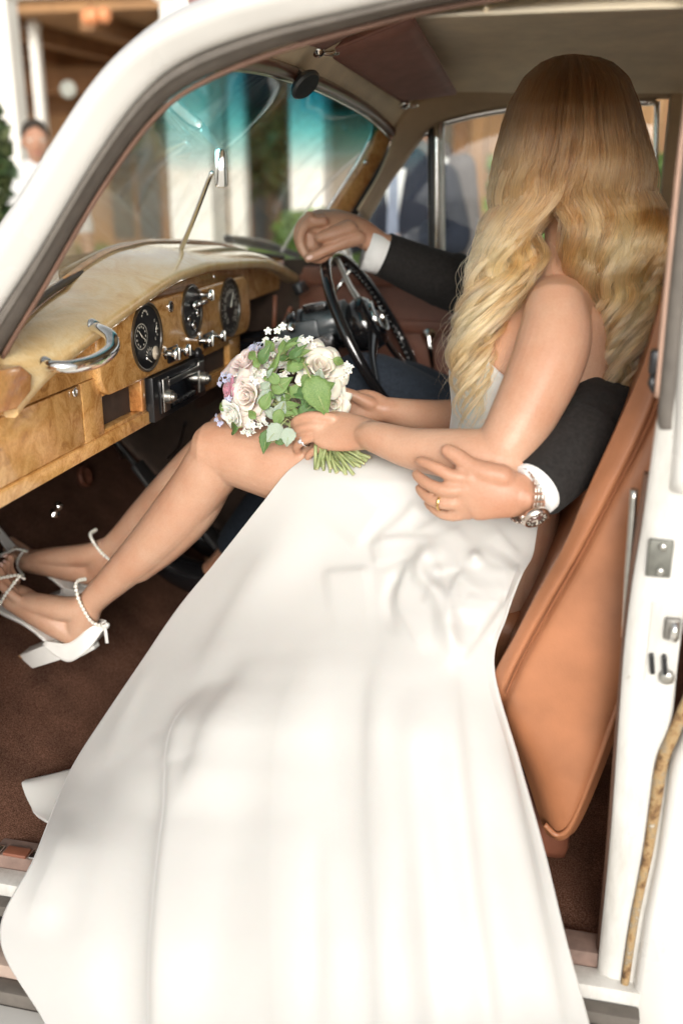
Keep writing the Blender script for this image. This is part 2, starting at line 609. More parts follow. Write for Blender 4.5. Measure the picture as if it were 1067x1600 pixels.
M['skin'] = skin_mat('tanned_fair_skin', (0.52, 0.325, 0.225), 0.1)
M['skin_man'] = skin_mat('ruddy_skin', (0.49, 0.29, 0.195), 0.2)
M['nail'] = pbr('pale_nail', (0.72, 0.48, 0.40), 0.25, 0.0, coat=0.4)
M['suit'] = pbr('black_suit_wool', (0.022, 0.020, 0.019), 0.9, 0.25, 160, bs=0.4, bscale=900, spec=0.15, sheen=0.02)
M['navy'] = pbr('navy_trouser_wool', (0.024, 0.031, 0.043), 0.9, 0.25, 160, bs=0.4, bscale=900, spec=0.2, sheen=0.03)
M['shirt'] = pbr('white_shirt_cotton', (0.78, 0.77, 0.75), 0.8, 0.02, 60, bs=0.2, bscale=900)
M['silver_shoe'] = pbr('silver_satin', (0.74, 0.72, 0.68), 0.38, 0.04, 30, metal=0.1)
M['pearl'] = pbr('pearl', (0.78, 0.73, 0.64), 0.18, 0.0, coat=0.6, sss=0.1)
M['gold'] = pbr('gold', (0.83, 0.55, 0.22), 0.15, 0.0, metal=1.0)
M['rosegold'] = pbr('brushed_watch_steel', (0.70, 0.60, 0.53), 0.22, 0.05, 90, metal=1.0)
M['diamond'] = pbr('diamond', (0.95, 0.95, 0.95), 0.02, 0.0, spec=1.0, ior=2.4, trans=0.5)


def satin_mat():
    m, nt, b = nodes('ivory_satin')
    t = tex(nt, 3, 3)
    r = ramp(nt, t.outputs[0], [(0.3, (0.485, 0.474, 0.45)), (0.7, (0.515, 0.503, 0.48))])
    nt.links.new(r.outputs[0], b.inputs['Base Color'])
    setv(b, rough=0.42, sheen=0.25, sheen_rough=0.4, spec=0.45, sss=0.06, sss_scale=0.01)
    w = tex(nt, 1100, 2, 0.5, stretch=(1, 1, 0.3))
    w2 = tex(nt, 13, 3, 0.5)
    n1 = bump(nt, b, w2.outputs[0], 0.22, 0.008)
    bump(nt, b, w.outputs[0], 0.10, 0.0004, n1)
    return m


M['satin'] = satin_mat()
# =============================================================== GROUND
gm = pbr('pale_gravel_paving', (0.76, 0.72, 0.64), 0.95, 0.08, 3, bs=0.6, bscale=60, bdist=0.01)
GZ = -0.16
g = Geo(); g.grid(np.array([[[-160, -60, GZ], [160, -60, GZ]], [[-160, 260, GZ], [160, 260, GZ]]]), flip=False)
tag(g.build('ground', gm, smooth=False), kind='structure')

# =============================================================== CAR
car = empty('vintage_car', (0.0, 0.74, GZ), 'white vintage saloon car with its passenger door open, walnut dashboard and tan leather seats', 'car')
YC = 0.74                                                  # car centre line


def mirY(P):
    P = np.array(P, float); P[..., 1] = 2 * YC - P[..., 1]; return P


# ---- near pillar / roof edge, one continuous white pressing
outer = [(-75, 470), (0, 355), (45, 290), (100, 202), (150, 128), (200, 73), (255, 28), (310, 0), (400, -34), (540, -72), (700, -105), (900, -130)]
inner = [(-75, 620), (0, 492), (60, 400), (150, 252), (220, 155), (290, 97), (400, 54), (540, 20), (640, -2), (760, -26), (880, -45), (1010, -62)]
rin = [(-75, 680), (0, 547), (60, 446), (150, 292), (230, 182), (300, 127), (420, 76), (560, 36), (660, 10), (780, -12), (900, -32), (1020, -50)]
O3 = np.array([at(x, y, 0) for x, y in outer]); I3 = np.array([at(x, y, 0) for x, y in inner]); S3 = np.array([at(x, y, 0.015) for x, y in rin])
n_ = 60
O3, I3, S3 = spl(O3, n_), spl(I3, n_), spl(S3, n_)


def section_strip(rings):
    k, n = rings.shape[:2]
    return rings.reshape(-1, 3), ring_faces(k, n)


def frame_rings(O, I, prof):
    """prof: (fraction from O to I, offset in y) closed"""
    rings = []
    for o, i in zip(O, I):
        c = np.array([o + (i - o) * f + np.array([0, y, 0]) for f, y in prof])
        rings.append(spl(c, 24, closed=True))
    return np.array(rings)


pr = frame_rings(O3, I3, [(0.0, 0.02), (0.1, -0.022), (0.42, -0.045), (0.75, -0.030), (0.95, -0.016), (1.0, 0.0), (0.93, 0.03), (0.5, 0.05)])
g = Geo(); g.add(*section_strip(pr)); g.build('door_pillar', M['paint'], car)
sr = frame_rings(I3 + (S3 - I3) * 0.03, S3, [(0.0, -0.004), (0.3, -0.014), (0.62, -0.012), (0.95, -0.002), (1.0, 0.012), (0.6, 0.03), (0.1, 0.02)])
g = Geo(); g.add(*section_strip(sr))
# bead groove along the seal
for f in (0.45,):
    P = I3 + (S3 - I3) * f + np.array([0, -0.0125, 0])
    g.tube(P, 0.0035, 8, m=0)
g.build('door_seal', M['seal'], car)
Pt = S3 + np.array([0.003, 0.010, -0.004])
g = Geo(); g.tube(Pt, 0.0035, 8); g.build('seal_piping', M['terracotta'], car)

# ---- rear door pillar (jamb) at the right of the opening
jx = 0.098
g = Geo()
# the jamb: a tall white post with a stepped, slightly leaning front edge
pj = [at(x, y, 0.0) for x, y in [(1046, 560), (1028, 640), (1004, 810), (988, 906), (975, 1010), (966, 1130), (952, 1320), (934, 1500), (922, 1640), (908, 1800)]]
pj = spl(np.array(pj), 40)
w = np.array([[p, p + np.array([0.004, -0.008, 0]), p + np.array([0.02, -0.014, 0]), p + np.array([0.062, -0.016, 0]), p + np.array([0.068, -0.010, 0]),
               p + np.array([0.07, 0.01, 0]), p + np.array([0.02, 0.012, 0])] for p in pj])
V = w.reshape(-1, 3); g.add(V, ring_faces(len(pj), 7))
g.build('door_jamb', M['worn'], car, auto=50)
# grey seal rising above the jamb beside the seat
pj2 = spl(np.array([at(x, y, -0.002) for x, y in [(1112, -80), (1098, 120), (1082, 250), (1064, 420), (1052, 540), (1043, 640), (1043, 668)]]), 30)
g = Geo(); g.tube(pj2, [(0.012, 0.012)] * 30, 12, up=(0, 1, 0)); g.build('door_seal', M['seal'], car)
pj3 = pj2 + np.array([-0.0135, 0.006, 0])
g = Geo(); g.tube(pj3[:-6], [(0.004, 0.008)] * 24, 10, up=(0, 1, 0)); g.build('seal_piping', pbr('faded_pink_trim', (0.42, 0.27, 0.2), 0.6, 0.1), car)
# white door post above, right of the seal
pw = spl(np.array([at(x, y, -0.002) for x, y in [(1150, -80), (1134, 120), (1116, 250), (1098, 420), (1084, 540), (1076, 640), (1066, 760)]]), 30)
g = Geo(); g.tube(pw, [(0.019, 0.03)] * 30, 14, up=(0, 1, 0)); g.build('rear_door_post', M['paint'], car)
# chrome rail and terracotta edge on the inner side of the jamb
pr_ = spl(np.array([at(x, y, 0.035) for x, y in [(990, 765), (986, 830), (981, 900), (976, 995)]]), 16)
g = Geo(); g.tube(pr_, [(0.0055, 0.008)] * 16, 10, up=(0, 1, 0)); g.build('jamb_rail', M['steel'], car)
pt_ = spl(np.array([at(x, y, 0.02) for x, y in [(1012, 740), (1003, 800), (990, 880), (977, 1000), (967, 1130), (952, 1320), (937, 1480), (928, 1580)]]), 40)
g = Geo(); g.tube(pt_, [(0.0055, 0.012)] * 40, 10, up=(0, 1, 0)); g.build('jamb_trim', M['terracotta'], car)
# rusty gap between jamb and the shut rear door
pg = spl(np.array([at(x, y, -0.019) for x, y in [(1100, 1000), (1072, 1095), (1050, 1150), (1034, 1190), (1023, 1260), (1012, 1330), (1000, 1390), (990, 1440), (978, 1520), (968, 1600), (955, 1760)]]), 60)
g = Geo()
rr_ = np.interp(np.arange(60), [0, 8, 20, 35, 59], [.004, .0095, .010, .0075, .0075]) + 0.0012 * RNG.normal(0, 1, 60).cumsum().clip(-1.2, 1.2)
g.tube(pg, np.stack([rr_, rr_ * 0.8], 1), 10, up=(0, 1, 0)); g.build('rusty_gap', M['rust'], car, label='rusted gap between jamb and rear door')
# rear door skin
rows = []
for p in pg:
    rows.append([p + np.array([0.012, 0.012, 0]), p + np.array([0.014, -0.008, 0]), p + np.array([0.024, -0.016, 0]), p + np.array([0.12, -0.022, 0]), p + np.array([0.5, -0.025, 0]), p + np.array([0.9, -0.02, 0])])
g = Geo(); g.grid(np.array(rows), flip=True); g.build('rear_door', M['paint'], car)
# striker hardware
c = at(1030, 872, -0.016)
sp_ = empty('striker_plate', c, parent=car)
g = Geo(); g.box(c, (0.030, 0.008, 0.050), bev=0.002); g.build('plate', pbr('grey_zinc', (0.16, 0.16, 0.14), 0.5, 0.2, 80, metal=0.6), sp_)
for dz in (0.017, -0.016):
    g = Geo(); g.lathe([(0.0, 0), (0.0055, 0), (0.0055, 0.003), (0.003, 0.0045)], c + np.array([0.002, -0.004, dz]), (0, -1, 0), 12); g.build('screw', M['steel'], sp_)
c = at(1036, 1005, -0.014)
lt = empty('door_latch', c, parent=car)
g = Geo(); g.box(c + np.array([0, 0, 0.0]), (0.040, 0.004, 0.115), bev=0.0015); g.build('backing_plate', M['worn'], lt)
g = Geo(); g.box(c + np.array([0.008, -0.004, 0.024]), (0.020, 0.012, 0.030), bev=0.003); g.build('bolt_housing', pbr('worn_zinc', (0.22, 0.21, 0.19), 0.4, 0.3, 80, metal=0.5), lt)
g = Geo(); g.tube([c + np.array([0.010, -0.009, 0.036]), c + np.array([0.010, -0.014, 0.022]), c + np.array([0.010, -0.009, 0.010])], 0.005, 10); g.build('bolt', M['chrome'], lt)
for dx in (-0.012, 0.004):
    g = Geo(); g.box(c + np.array([dx, -0.005, -0.028]), (0.006, 0.012, 0.028), rot=[[1, 0, 0.15], [0, 1, 0], [-0.15, 0, 1]], bev=0.002); g.build('catch', M['black'], lt)
g = Geo(); g.lathe([(0.0, 0), (0.010, 0), (0.010, 0.006), (0.004, 0.008)], c + np.array([0.008, -0.003, -0.045]), (0, -1, 0), 14); g.build('screw', M['steel'], lt)
# dark latch hook above, on the seal
c = at(1024, 565, 0.01)
g = Geo(); g.box(c, (0.016, 0.02, 0.030), bev=0.004); g.tube([c + np.array([0.0, 0, -0.012]), c + np.array([-0.003, -0.004, -0.026]), c + np.array([0.003, -0.004, -0.036])], 0.005, 8)
g.build('latch_hook', M['black'], car)

# ---- sill and running board
g = Geo()
SZ = 0.17
def strip(y0, y1, z0, z1, mat, name, x0=-1.45, x1=0.16, bev=0.004, label=None):
    q = Geo(); q.box(((x0 + x1) / 2, (y0 + y1) / 2, (z0 + z1) / 2), (x1 - x0, y1 - y0, z1 - z0), bev=bev)
    return q.build(name, mat, car, auto=35, label=label)
strip(0.005, 0.05, 0.12, 0.212, pbr('worn_sill_binding', (0.19, 0.125, 0.10), 0.8, 0.25, 40, bs=0.4), 'sill_carpet_edge')
strip(-0.035, 0.004, 0.10, 0.188, M['worn'], 'door_sill')
strip(-0.062, -0.037, 0.06, 0.166, M['seal'], 'sill_seal')
strip(-0.085, -0.064, 0.04, 0.148, M['black'], 'sill_step')
strip(-0.135, -0.087, 0.03, 0.120, pbr('dusty_pink_primer', (0.36, 0.27, 0.22), 0.7, 0.15, 30), 'sill_step', label='dusty pink painted sill step')
strip(-0.165, -0.137, 0.0, 0.098, M['seal'], 'sill_seal')
strip(-0.26, -0.167, -0.03, 0.075, M['paint'], 'running_board')
# kick plate remains: chipped chrome tread strip on the sill
g = Geo()
x = -1.05
for k in range(16):
    w_ = 0.03 + 0.02 * RNG.random()
    g.box((x + w_ / 2, 0.012 + 0.004 * RNG.random(), 0.2155), (w_ * 0.9, 0.022, 0.006), rot=[[1, 0.03 * (RNG.random() - .5), 0], [0, 1, 0], [0, 0, 1]], bev=0.002, m=int(RNG.random() < .25))
    x += w_
g.build('tread_strip', [pbr('chipped_chrome', (0.6, 0.56, 0.52), 0.25, 0.4, 120, metal=1.0), M['leather_dark']], car, label='chipped metal tread strip')

# ---- floor, toe board, firewall
g = Geo()
prof = [(1.3, 0.20), (0.2, 0.20), (-0.75, 0.20), (-0.90, 0.208), (-0.97, 0.245), (-1.10, 0.352), (-1.30, 0.520), (-1.36, 0.62), (-1.38, 0.80)]
prof = spl(np.array(prof), 60)
G = np.array([[[x, y, z + 0.004 * math.sin(7 * x + 3 * y) * math.sin(5 * y)] for y in np.linspace(0.035, 1.45, 50)] for x, z in prof])
g.grid(G, flip=False); g.build('carpet_floor', M['carpet'], car)
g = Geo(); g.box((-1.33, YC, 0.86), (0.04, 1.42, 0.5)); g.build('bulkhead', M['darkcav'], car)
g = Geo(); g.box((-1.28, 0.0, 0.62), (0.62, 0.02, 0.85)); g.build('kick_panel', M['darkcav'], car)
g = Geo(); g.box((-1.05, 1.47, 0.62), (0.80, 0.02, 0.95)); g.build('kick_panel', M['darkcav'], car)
# things on the bulkhead: ventilator flap, cables, pedals
c = atx(130, 745, -1.28); g = Geo()
g.lathe([(0.030, 0), (0.030, 0.010), (0.024, 0.014), (0.018, 0.006), (0.0, 0.006)], c, (1, 0, 0.25), 24); g.build('vent_ring', M['leather_dark'], car)
c = at(85, 803, 0.62); g = Geo(); g.lathe([(0.012, 0), (0.012, 0.004), (0.005, 0.006), (0.005, 0.02), (0.010, 0.024), (0.010, 0.032), (0.004, 0.036)], c, (0.6, -0.2, 0.8), 14)
g.build('dip_switch', M['chrome'], car)
for k, (x, y, Y) in enumerate([(228, 742, 1.0), (330, 835, 1.05)]):
    c = at(x, y, Y); g = Geo(); g.box(c, (0.012, 0.06, 0.075), rot=[[0.8, 0, 0.6], [0, 1, 0], [-0.6, 0, 0.8]], bev=0.004)
    g.tube([c + np.array([-0.004, 0, 0]), c + np.array([-0.09, 0, 0.10]), c + np.array([-0.16, 0, 0.13])], 0.007, 8); g.build('pedal', pbr('worn_pedal_rubber', (0.03, 0.03, 0.03), 0.5, 0.2), car)
for x0, y0, x1, y1 in [(178, 690, 190, 715), (290, 660, 260, 720)]:
    a_, b_ = atx(x0, y0, -1.0), atx(x1, y1, -1.2)
    g = Geo(); g.tube([a_, (a_ + b_) / 2 + np.array([0, 0.02, -0.02]), b_], 0.004, 8, ns=12); g.build('cable', M['black'], car)

# ---- roof: outer skin, headliner, cantrail
def roof_z(y, base=1.492, h=0.115):
    u = abs((y - YC) / 0.735); return base + h * (1 - min(u, 1.0) ** 2.4)
hdr = spl(np.array([[-0.488, 0.03, 1.455], [-0.490, 0.12, 1.466], [-0.501, 0.25, 1.478], [-0.515, 0.42, 1.487], [-0.527, 0.62, 1.491], [-0.531, 0.82, 1.490],
                    [-0.525, 1.02, 1.479], [-0.515, 1.2, 1.462], [-0.508, 1.33, 1.442], [-0.49, 1.43, 1.41]]), 50)
rows = []
for t in np.linspace(0, 1, 36):
    if t < 0.16:
        f = t / 0.16
        rows.append([h + (np.array([-0.40, h[1], roof_z(h[1]) - 0.012]) - h) * np.array([f, 1, math.sin(f * math.pi / 2)]) for h in hdr])
    else:
        f = (t - 0.16) / 0.84
        rows.append([np.array([-0.40 + f * 1.75, h[1], roof_z(h[1]) - 0.012 * (1 - f) ** 4 - 0.05 * f ** 2]) for h in hdr])
HG = np.array(rows)
g = Geo(); g.grid(HG, flip=True); g.build('headliner', M['headliner'], car)
for xs in (-0.13, 0.16, 0.50):      # sewn seams across the headliner
    P = np.array([[xs - 0.03 * math.sin((y) / 1.45 * math.pi), y, roof_z(y) - 0.004] for y in np.linspace(0.04, 1.43, 40)])
    g = Geo(); g.tube(P, 0.0022, 6); g.build('headliner_seam', M['headliner'], car)
OUT = HG + np.array([0, 0, 0.035]); OUT[0, :, 0] -= 0.05; OUT[0, :, 2] -= 0.02
OUT[:, 0, 1] -= 0.03; OUT[:, -1, 1] += 0.05
g = Geo(); g.grid(OUT); g.build('roof', M['paint'], car)

# far side cantrail: cloth roll from the screen pillar back along the tops of the windows
up_ = [(560, 330), (590, 280), (608, 240), (628, 186), (656, 156), (712, 140), (800, 129), (900, 118), (1010, 112), (1150, 104)]
lo_ = [(572, 345), (604, 290), (624, 262), (648, 228), (680, 194), (730, 178), (800, 166), (900, 159), (1010, 154), (1150, 150)]
U3 = spl(np.array([at(x, y, 1.40) for x, y in up_]), 50); L3 = spl(np.array([at(x, y, 1.455) for x, y in lo_]), 50)
cr = frame_rings(U3, L3, [(0, 0), (0.25, -0.012), (0.7, -0.008), (1, 0), (0.9, 0.05), (0.1, 0.06)])
g = Geo(); g.add(*section_strip(cr)); g.build('cantrail', M['cantrail'], car)
g = Geo(); g.tube(U3 + np.array([0, -0.004, 0.002]), 0.004, 8); g.build('cantrail_piping', M['cantrail'], car)

# ---- windscreen
def xs_bot(y): return -0.795 - 0.115 * (1 - ((y - YC) / 0.72) ** 2)
zb = lambda y: 1.095 + 0.055 * (1 - ((y - YC) / 0.72) ** 2)
ys = np.linspace(0.05, 1.43, 50)
hd2 = np.array([[np.interp(y, hdr[:, 1], hdr[:, 0]), y, np.interp(y, hdr[:, 1], hdr[:, 2])] for y in ys])
G = []
for t in np.linspace(0, 1, 24):
    r_ = []
    for k, y in enumerate(ys):
        b_ = np.array([xs_bot(y), y, zb(y)]); h_ = hd2[k] + np.array([-0.012, 0, 0.004])
        p = b_ + (h_ - b_) * t + np.array([-0.025 * math.sin(t * math.pi), 0, 0.02 * math.sin(t * math.pi)])
        r_.append(p)
    G.append(r_)
g = Geo(); g.grid(np.array(G), thick=(-0.003, 0, 0.003)); g.build('windscreen', M['screen'], car)
# header rail of wood under the roof lining
g = Geo(); g.tube(hdr + np.array([0.004, 0, -0.004]), [(0.010, 0.012)] * 50, 10, up=(0, 0, 1)); g.build('header_rail', pbr('dark_wood_rail', (0.12, 0.05, 0.03), 0.3, 0.2, 40, coat=0.5), car)
g = Geo(); g.tube(hdr + np.array([-0.006, 0, -0.016]), 0.0035, 8); g.build('screen_bead', M['chrome'], car)
# far screen pillar garnish (orange walnut)
oa = [(588, 178), (608, 195), (607, 220), (592, 256), (566, 300), (535, 352), (500, 410)]
ob = [(560, 160), (583, 185), (584, 208), (570, 238), (545, 280), (516, 325), (478, 388)]
A3 = spl(np.array([at(x, y, Y) for (x, y), Y in zip(oa, [1.36, 1.40, 1.41, 1.42, 1.42, 1.42, 1.42])]), 36)
B3 = spl(np.array([at(x, y, Y) for (x, y), Y in zip(ob, [1.30, 1.36, 1.39, 1.40, 1.40, 1.40, 1.40])]), 36)
gr = frame_rings(A3, B3, [(0, 0), (0.3, -0.012), (0.75, -0.012), (1, 0), (0.9, 0.03), (0.1, 0.03)])
g = Geo(); g.add(*section_strip(gr)); g.build('screen_pillar_garnish', M['burl_red'], car)
g = Geo(); g.tube(B3 + np.array([-0.004, 0.004, 0]), 0.006, 8); g.build('screen_bead', M['chrome'], car)
c = at(571, 254, 1.392); g = Geo(); g.lathe([(0, 0), (0.007, 0), (0.006, 0.003), (0.002, 0.0045)], c, (0.4, -0.9, 0), 14); g.build('garnish_screw', M['chrome'], car)
# outside: scuttle and bonnet so that the cabin is closed in front
g = Geo()
G = [[[xs_bot(y) - 0.004 - d, y, zb(y) - 0.012 - 0.10 * d - 0.05 * abs((y - YC) / .75) ** 2 * d] for y in np.linspace(-0.03, 1.51, 30)] for d in (0, 0.03, 0.12, 0.3, 0.8, 1.4)]
g.grid(np.array(G)); g.build('bonnet', M['paint'], car)
# wipers
for (x0, y0, x1, y1, Xo) in [(95, 430, 243, 378, 0.03), (352, 372, 468, 400, 0.03)]:
    A_, B_ = atx(x0, y0, -0.93), atx(x1, y1, -0.97)
    wp = empty('wiper', A_, parent=car)
    g = Geo(); g.tube([A_, (A_ + B_) / 2 + np.array([0, 0, 0.004]), B_], [(0.004, 0.011)] * 3, 8, ns=12); g.build('blade', M['black'], wp)
    g = Geo(); g.tube([A_ + np.array([0, .0, .006]), (A_ * .55 + B_ * .45) + np.array([0.0, 0, 0.020]), B_ * .8 + A_ * .2 + np.array([0, 0, .012])], 0.0035, 8, ns=12); g.build('arm', M['steel'], wp)
    for f in (0.3, 0.5, 0.7):
        g = Geo(); q = A_ + (B_ - A_) * f; g.box(q + np.array([0, 0, 0.008]), (0.006, 0.02, 0.01), bev=0.002); g.build('claw', M['steel'], wp)

# ---- dashboard
dash = empty('dashboard', (-0.8, YC, 0.95), parent=car)
lipY = np.array([-0.02, 0.083, 0.278, 0.552, 0.70, 0.831, 1.141, 1.30, 1.47]); lipZ = np.array([1.012, 1.047, 1.087, 1.133, 1.143, 1.143, 1.122, 1.098, 1.055])
LY = np.linspace(-0.012, 1.47, 70); LZ = np.interp(LY, spl(lipY, 200), spl(lipZ, 200))
def bx(y): return -0.80 - 0.075 * (1 - ((y - YC) / 0.73) ** 2)
BZ = LZ + 0.022 + 0.012 * (1 - ((LY - YC) / .73) ** 2) + 0.045 * np.clip((0.35 - LY) / 0.35, 0, 1)
rows = []
fr = -0.762
sect = [(-1, 0, 0), (-0.5, 0, 0), (0, 0, 0), (0.001, 0.0, -0.004), (0.0, 0.0, -0.018), (-0.004, 0, -0.023), (-0.035, 0, -0.022), (-0.07, 0, -0.012)]
G = []
for j, y in enumerate(LY):
    back = np.array([bx(y) - 0.03, y, BZ[j]]); fx = fr - 0.02 * (1 - ((y - YC) / .73) ** 2) * 0
    lip = np.array([fx, y, LZ[j]])
    pts = [back, back * .7 + lip * .3 + np.array([0, 0, .006]), back * .3 + lip * .7 + np.array([0, 0, .005]), lip + np.array([-0.008, 0, 0.0015]), lip + np.array([-0.001, 0, -0.003]),
           lip + np.array([0, 0, -0.010]), lip + np.array([-0.001, 0, -0.019]), lip + np.array([-0.007, 0, -0.024]), lip + np.array([-0.05, 0, -0.024]), lip + np.array([-0.075, 0, -0.02])]
    G.append(pts)
G = np.array(G)
g = Geo(); g.grid(G, flip=True); 
g.add(G[0], [tuple(range(len(G[0])))]); g.add(G[-1], [tuple(range(len(G[-1])))])
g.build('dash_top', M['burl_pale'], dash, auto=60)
# end block of the lip by the door
c = np.array([fr + 0.004, -0.005, 1.0])
P = np.array([atx(x, y, -0.757) for x, y in [(-25, 585), (35, 571), (52, 585), (50, 612), (28, 640), (-25, 652)]])
g = Geo(); g.prism(P, (-0.06, 0, 0), bev=0.004); g.build('lip_end_block', M['burl_red'], dash, auto=50)
# cowl strip between dash top and screen
cy = np.linspace(0.04, 1.44, 50)
G = np.array([[[bx(y) - 0.026, y, np.interp(y, LY, BZ) + 0.004], [bx(y) - 0.034, y, np.interp(y, LY, BZ) + 0.009], [xs_bot(y) + 0.004, y, zb(y) + 0.001], [xs_bot(y) + 0.001, y, zb(y) - 0.03]] for y in cy])
g = Geo(); g.grid(G, flip=True); g.build('cowl_strip', M['burl_red'], dash)
g = Geo(); g.tube(np.array([[xs_bot(y) + 0.002, y, zb(y) + 0.004] for y in cy]), 0.006, 8); g.build('screen_rubber', M['seal'], dash)
# upper fascia (burl), recessed under the lip, follows the arch
FX = -0.818
top = [(y, z - 0.016) for y, z in zip(LY, LZ)]
def fascia(y0, y1, zlow, name, mat, x=FX, th=-0.02):
    yy = np.linspace(y0, y1, 30)
    G = np.array([[[x, y, zlow + (np.interp(y, LY, LZ) - 0.012 - zlow) * f] for f in np.linspace(0, 1, 6)] for y in yy])
    q = Geo(); q.grid(G, thick=(th, 0, 0), flip=True); return q.build(name, mat, dash, auto=40)
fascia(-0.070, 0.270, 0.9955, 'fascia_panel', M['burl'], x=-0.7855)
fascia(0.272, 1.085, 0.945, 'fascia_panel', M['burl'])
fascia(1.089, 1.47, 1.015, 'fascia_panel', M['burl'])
# lower fascia: glovebox burl, centre panel, bottom rail
def panel(y0, y1, z0, z1, name, mat, x=FX - 0.004, th=0.02, bev=0.003, parent=dash):
    q = Geo(); q.box((x - th / 2, (y0 + y1) / 2, (z0 + z1) / 2), (th, y1 - y0, z1 - z0), bev=bev); return q.build(name, mat, parent, auto=35)
gb = panel(-0.075, 0.212, 0.894, 0.993, 'glovebox_door', M['burl'], x=-0.783, th=0.03)
c = atx(117, 613, -0.782); g = Geo(); g.lathe([(0, 0), (0.008, 0), (0.008, 0.002), (0.005, 0.0035), (0.005, 0.001), (0.0, 0.001)], c, (1, 0, 0), 18); g.build('lock', M['chrome'], gb)
rl = panel(-0.08, 1.06, 0.868, 0.893, 'bottom_rail', M['burl'], x=-0.779, th=0.05, bev=0.005)
# centre lower panel with openings: built of stiles around cubby, radio and blank slot
X2 = -0.783
for (y0, y1, z0, z1) in [(0.216, 0.285, 0.893, 0.994), (0.443, 0.462, 0.893, 0.97), (0.285, 0.443, 0.958, 0.975), (0.935, 1.01, 0.893, 0.97), (0.285, 0.443, 0.893, 0.900), (0.735, 0.935, 0.893, 0.897), (0.462, 0.735, 0.962, 0.97), (0.735, 0.935, 0.945, 0.97)]:
    panel(y0, y1, z0, z1, 'fascia_stile', M['burl'], x=X2, th=0.03, bev=0.0015)
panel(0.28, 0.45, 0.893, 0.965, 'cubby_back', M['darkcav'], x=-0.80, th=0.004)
g = Geo(); g.box((-0.79, 0.435, 0.93), (0.03, 0.016, 0.06), bev=0.002); g.build('cubby_side', M['burl_red'], dash)
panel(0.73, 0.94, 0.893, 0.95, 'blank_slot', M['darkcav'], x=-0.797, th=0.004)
# felt underside of the dash
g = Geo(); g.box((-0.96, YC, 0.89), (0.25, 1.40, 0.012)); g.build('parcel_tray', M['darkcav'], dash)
# instrument panel: rounded block standing proud
def rrect(y0, y1, z0, z1, r, n=8, zt=None):
    P = []
    for (cy_, cz_, a0) in [(y1 - r, z1 - r, 0), (y0 + r, z1 - r, 90), (y0 + r, z0 + r, 180), (y1 - r, z0 + r, 270)]:
        for k in range(n + 1):
            a = R(a0 + 90 * k / n); P.append((cy_ + r * math.cos(a), cz_ + r * math.sin(a)))
    return P
IX = -0.772
P = []
for y, z in rrect(0.262, 1.065, 0.958, 1.118, 0.045):
    if z > 1.04: z = z - 0.030 * ((y - 0.665) / 0.4) ** 2
    P.append((IX, y, z))
g = Geo(); g.prism(P, (-0.05, 0, 0), bev=0.007, seg=4)
ip = g.build('instrument_panel', M['burl'], dash, auto=50)


def dial(name, y, z, ry, rz, ticks, needle, parent=dash):
    """oval instrument: bezel ring, black face, marks and needle as separate sub-meshes of one dial part"""
    q = Geo(); c = np.array([IX, y, z])
    a = np.linspace(0, 2 * np.pi, 40, endpoint=False)
    def ell(k, dx): return np.stack([np.full(40, dx), k * ry * np.cos(a), k * rz * np.sin(a)], 1) + c
    rings = [ell(1.06, -0.001), ell(1.06, 0.003), ell(1.02, 0.0045), ell(0.97, 0.003), ell(0.96, 0.0008)]
    V = np.concatenate(rings); q.add(V, ring_faces(5, 40, False), 0)
    q.add(ell(0.96, 0.0008), [tuple(range(40))], 1)
    for (yy, zz, w_, h_, rot) in ticks:
        ca, sa = math.cos(rot), math.sin(rot)
        d1 = np.array([0, ca, sa]) * w_ * ry; d2 = np.array([0, -sa, ca]) * h_ * rz
        o = c + np.array([0.0016, yy * ry, zz * rz])
        q.add([o - d1 - d2, o + d1 - d2, o + d1 + d2, o - d1 + d2], [(0, 1, 2, 3)], 2)
    for nd in needle:
        o = c + np.array([0.0035, nd[0] * ry, nd[1] * rz]); e = c + np.array([0.0035, nd[2] * ry, nd[3] * rz])
        q.tube([o, e], [0.0012, 0.0005], 6, m=2); q.ball(o, 0.0028, 8, m=3)
    return q.build(name, [pbr('dial_bezel', (0.05, 0.035, 0.02), 0.3, 0.1), M['dialface'], M['dialwhite'], M['chrome']], parent, smooth=False)


def arc_ticks(cy, cz, rr, a0, a1, n, w=0.02, h=0.05):
    out = []
    for k in range(n):
        a = R(a0 + (a1 - a0) * k / (n - 1))
        out.append((cy + rr * math.cos(a), cz + rr * math.sin(a), w, h, a - math.pi / 2))
    return out
# left dial: four small gauges
tk = arc_ticks(-0.42, 0.08, 0.30, -60, 250, 12, 0.03, 0.03) + arc_ticks(0.1, -0.62, 0.25, 20, 160, 7, 0.02, 0.05) + arc_ticks(0.45, 0.15, 0.3, -70, 70, 5, 0.02, 0.05) + arc_ticks(-0.1, 0.62, 0.2, 20, 160, 6, 0.03, 0.03)
tk += [(-0.42 + 0.42 * math.cos(a), 0.08 + 0.38 * math.sin(a), 0.03, 0.012, a + math.pi / 2) for a in np.linspace(0, 6.28, 40)]
dL = dial('dial', 0.458, 1.034, 0.064, 0.060, tk, [(-0.42, 0.08, -0.2, -0.05), (-0.42, 0.08, -0.62, 0.28), (0.55, 0.1, 0.62, 0.28), (-0.2, -0.62, 0.15, -0.8)])
dM = dial('dial', 0.684, 1.052, 0.052, 0.052, [], [])
c = np.array([IX + 0.002, 0.684, 1.052])
g = Geo(); g.lathe([(0.009, 0), (0.009, 0.006), (0.006, 0.010), (0.0, 0.010)], c + np.array([0, 0.004, 0.012]), (1, 0, 0), 16)
g.box(c + np.array([0.014, 0.018, 0.016]), (0.012, 0.045, 0.008), bev=0.003); g.build('switch_lever', M['chrome'], dM)
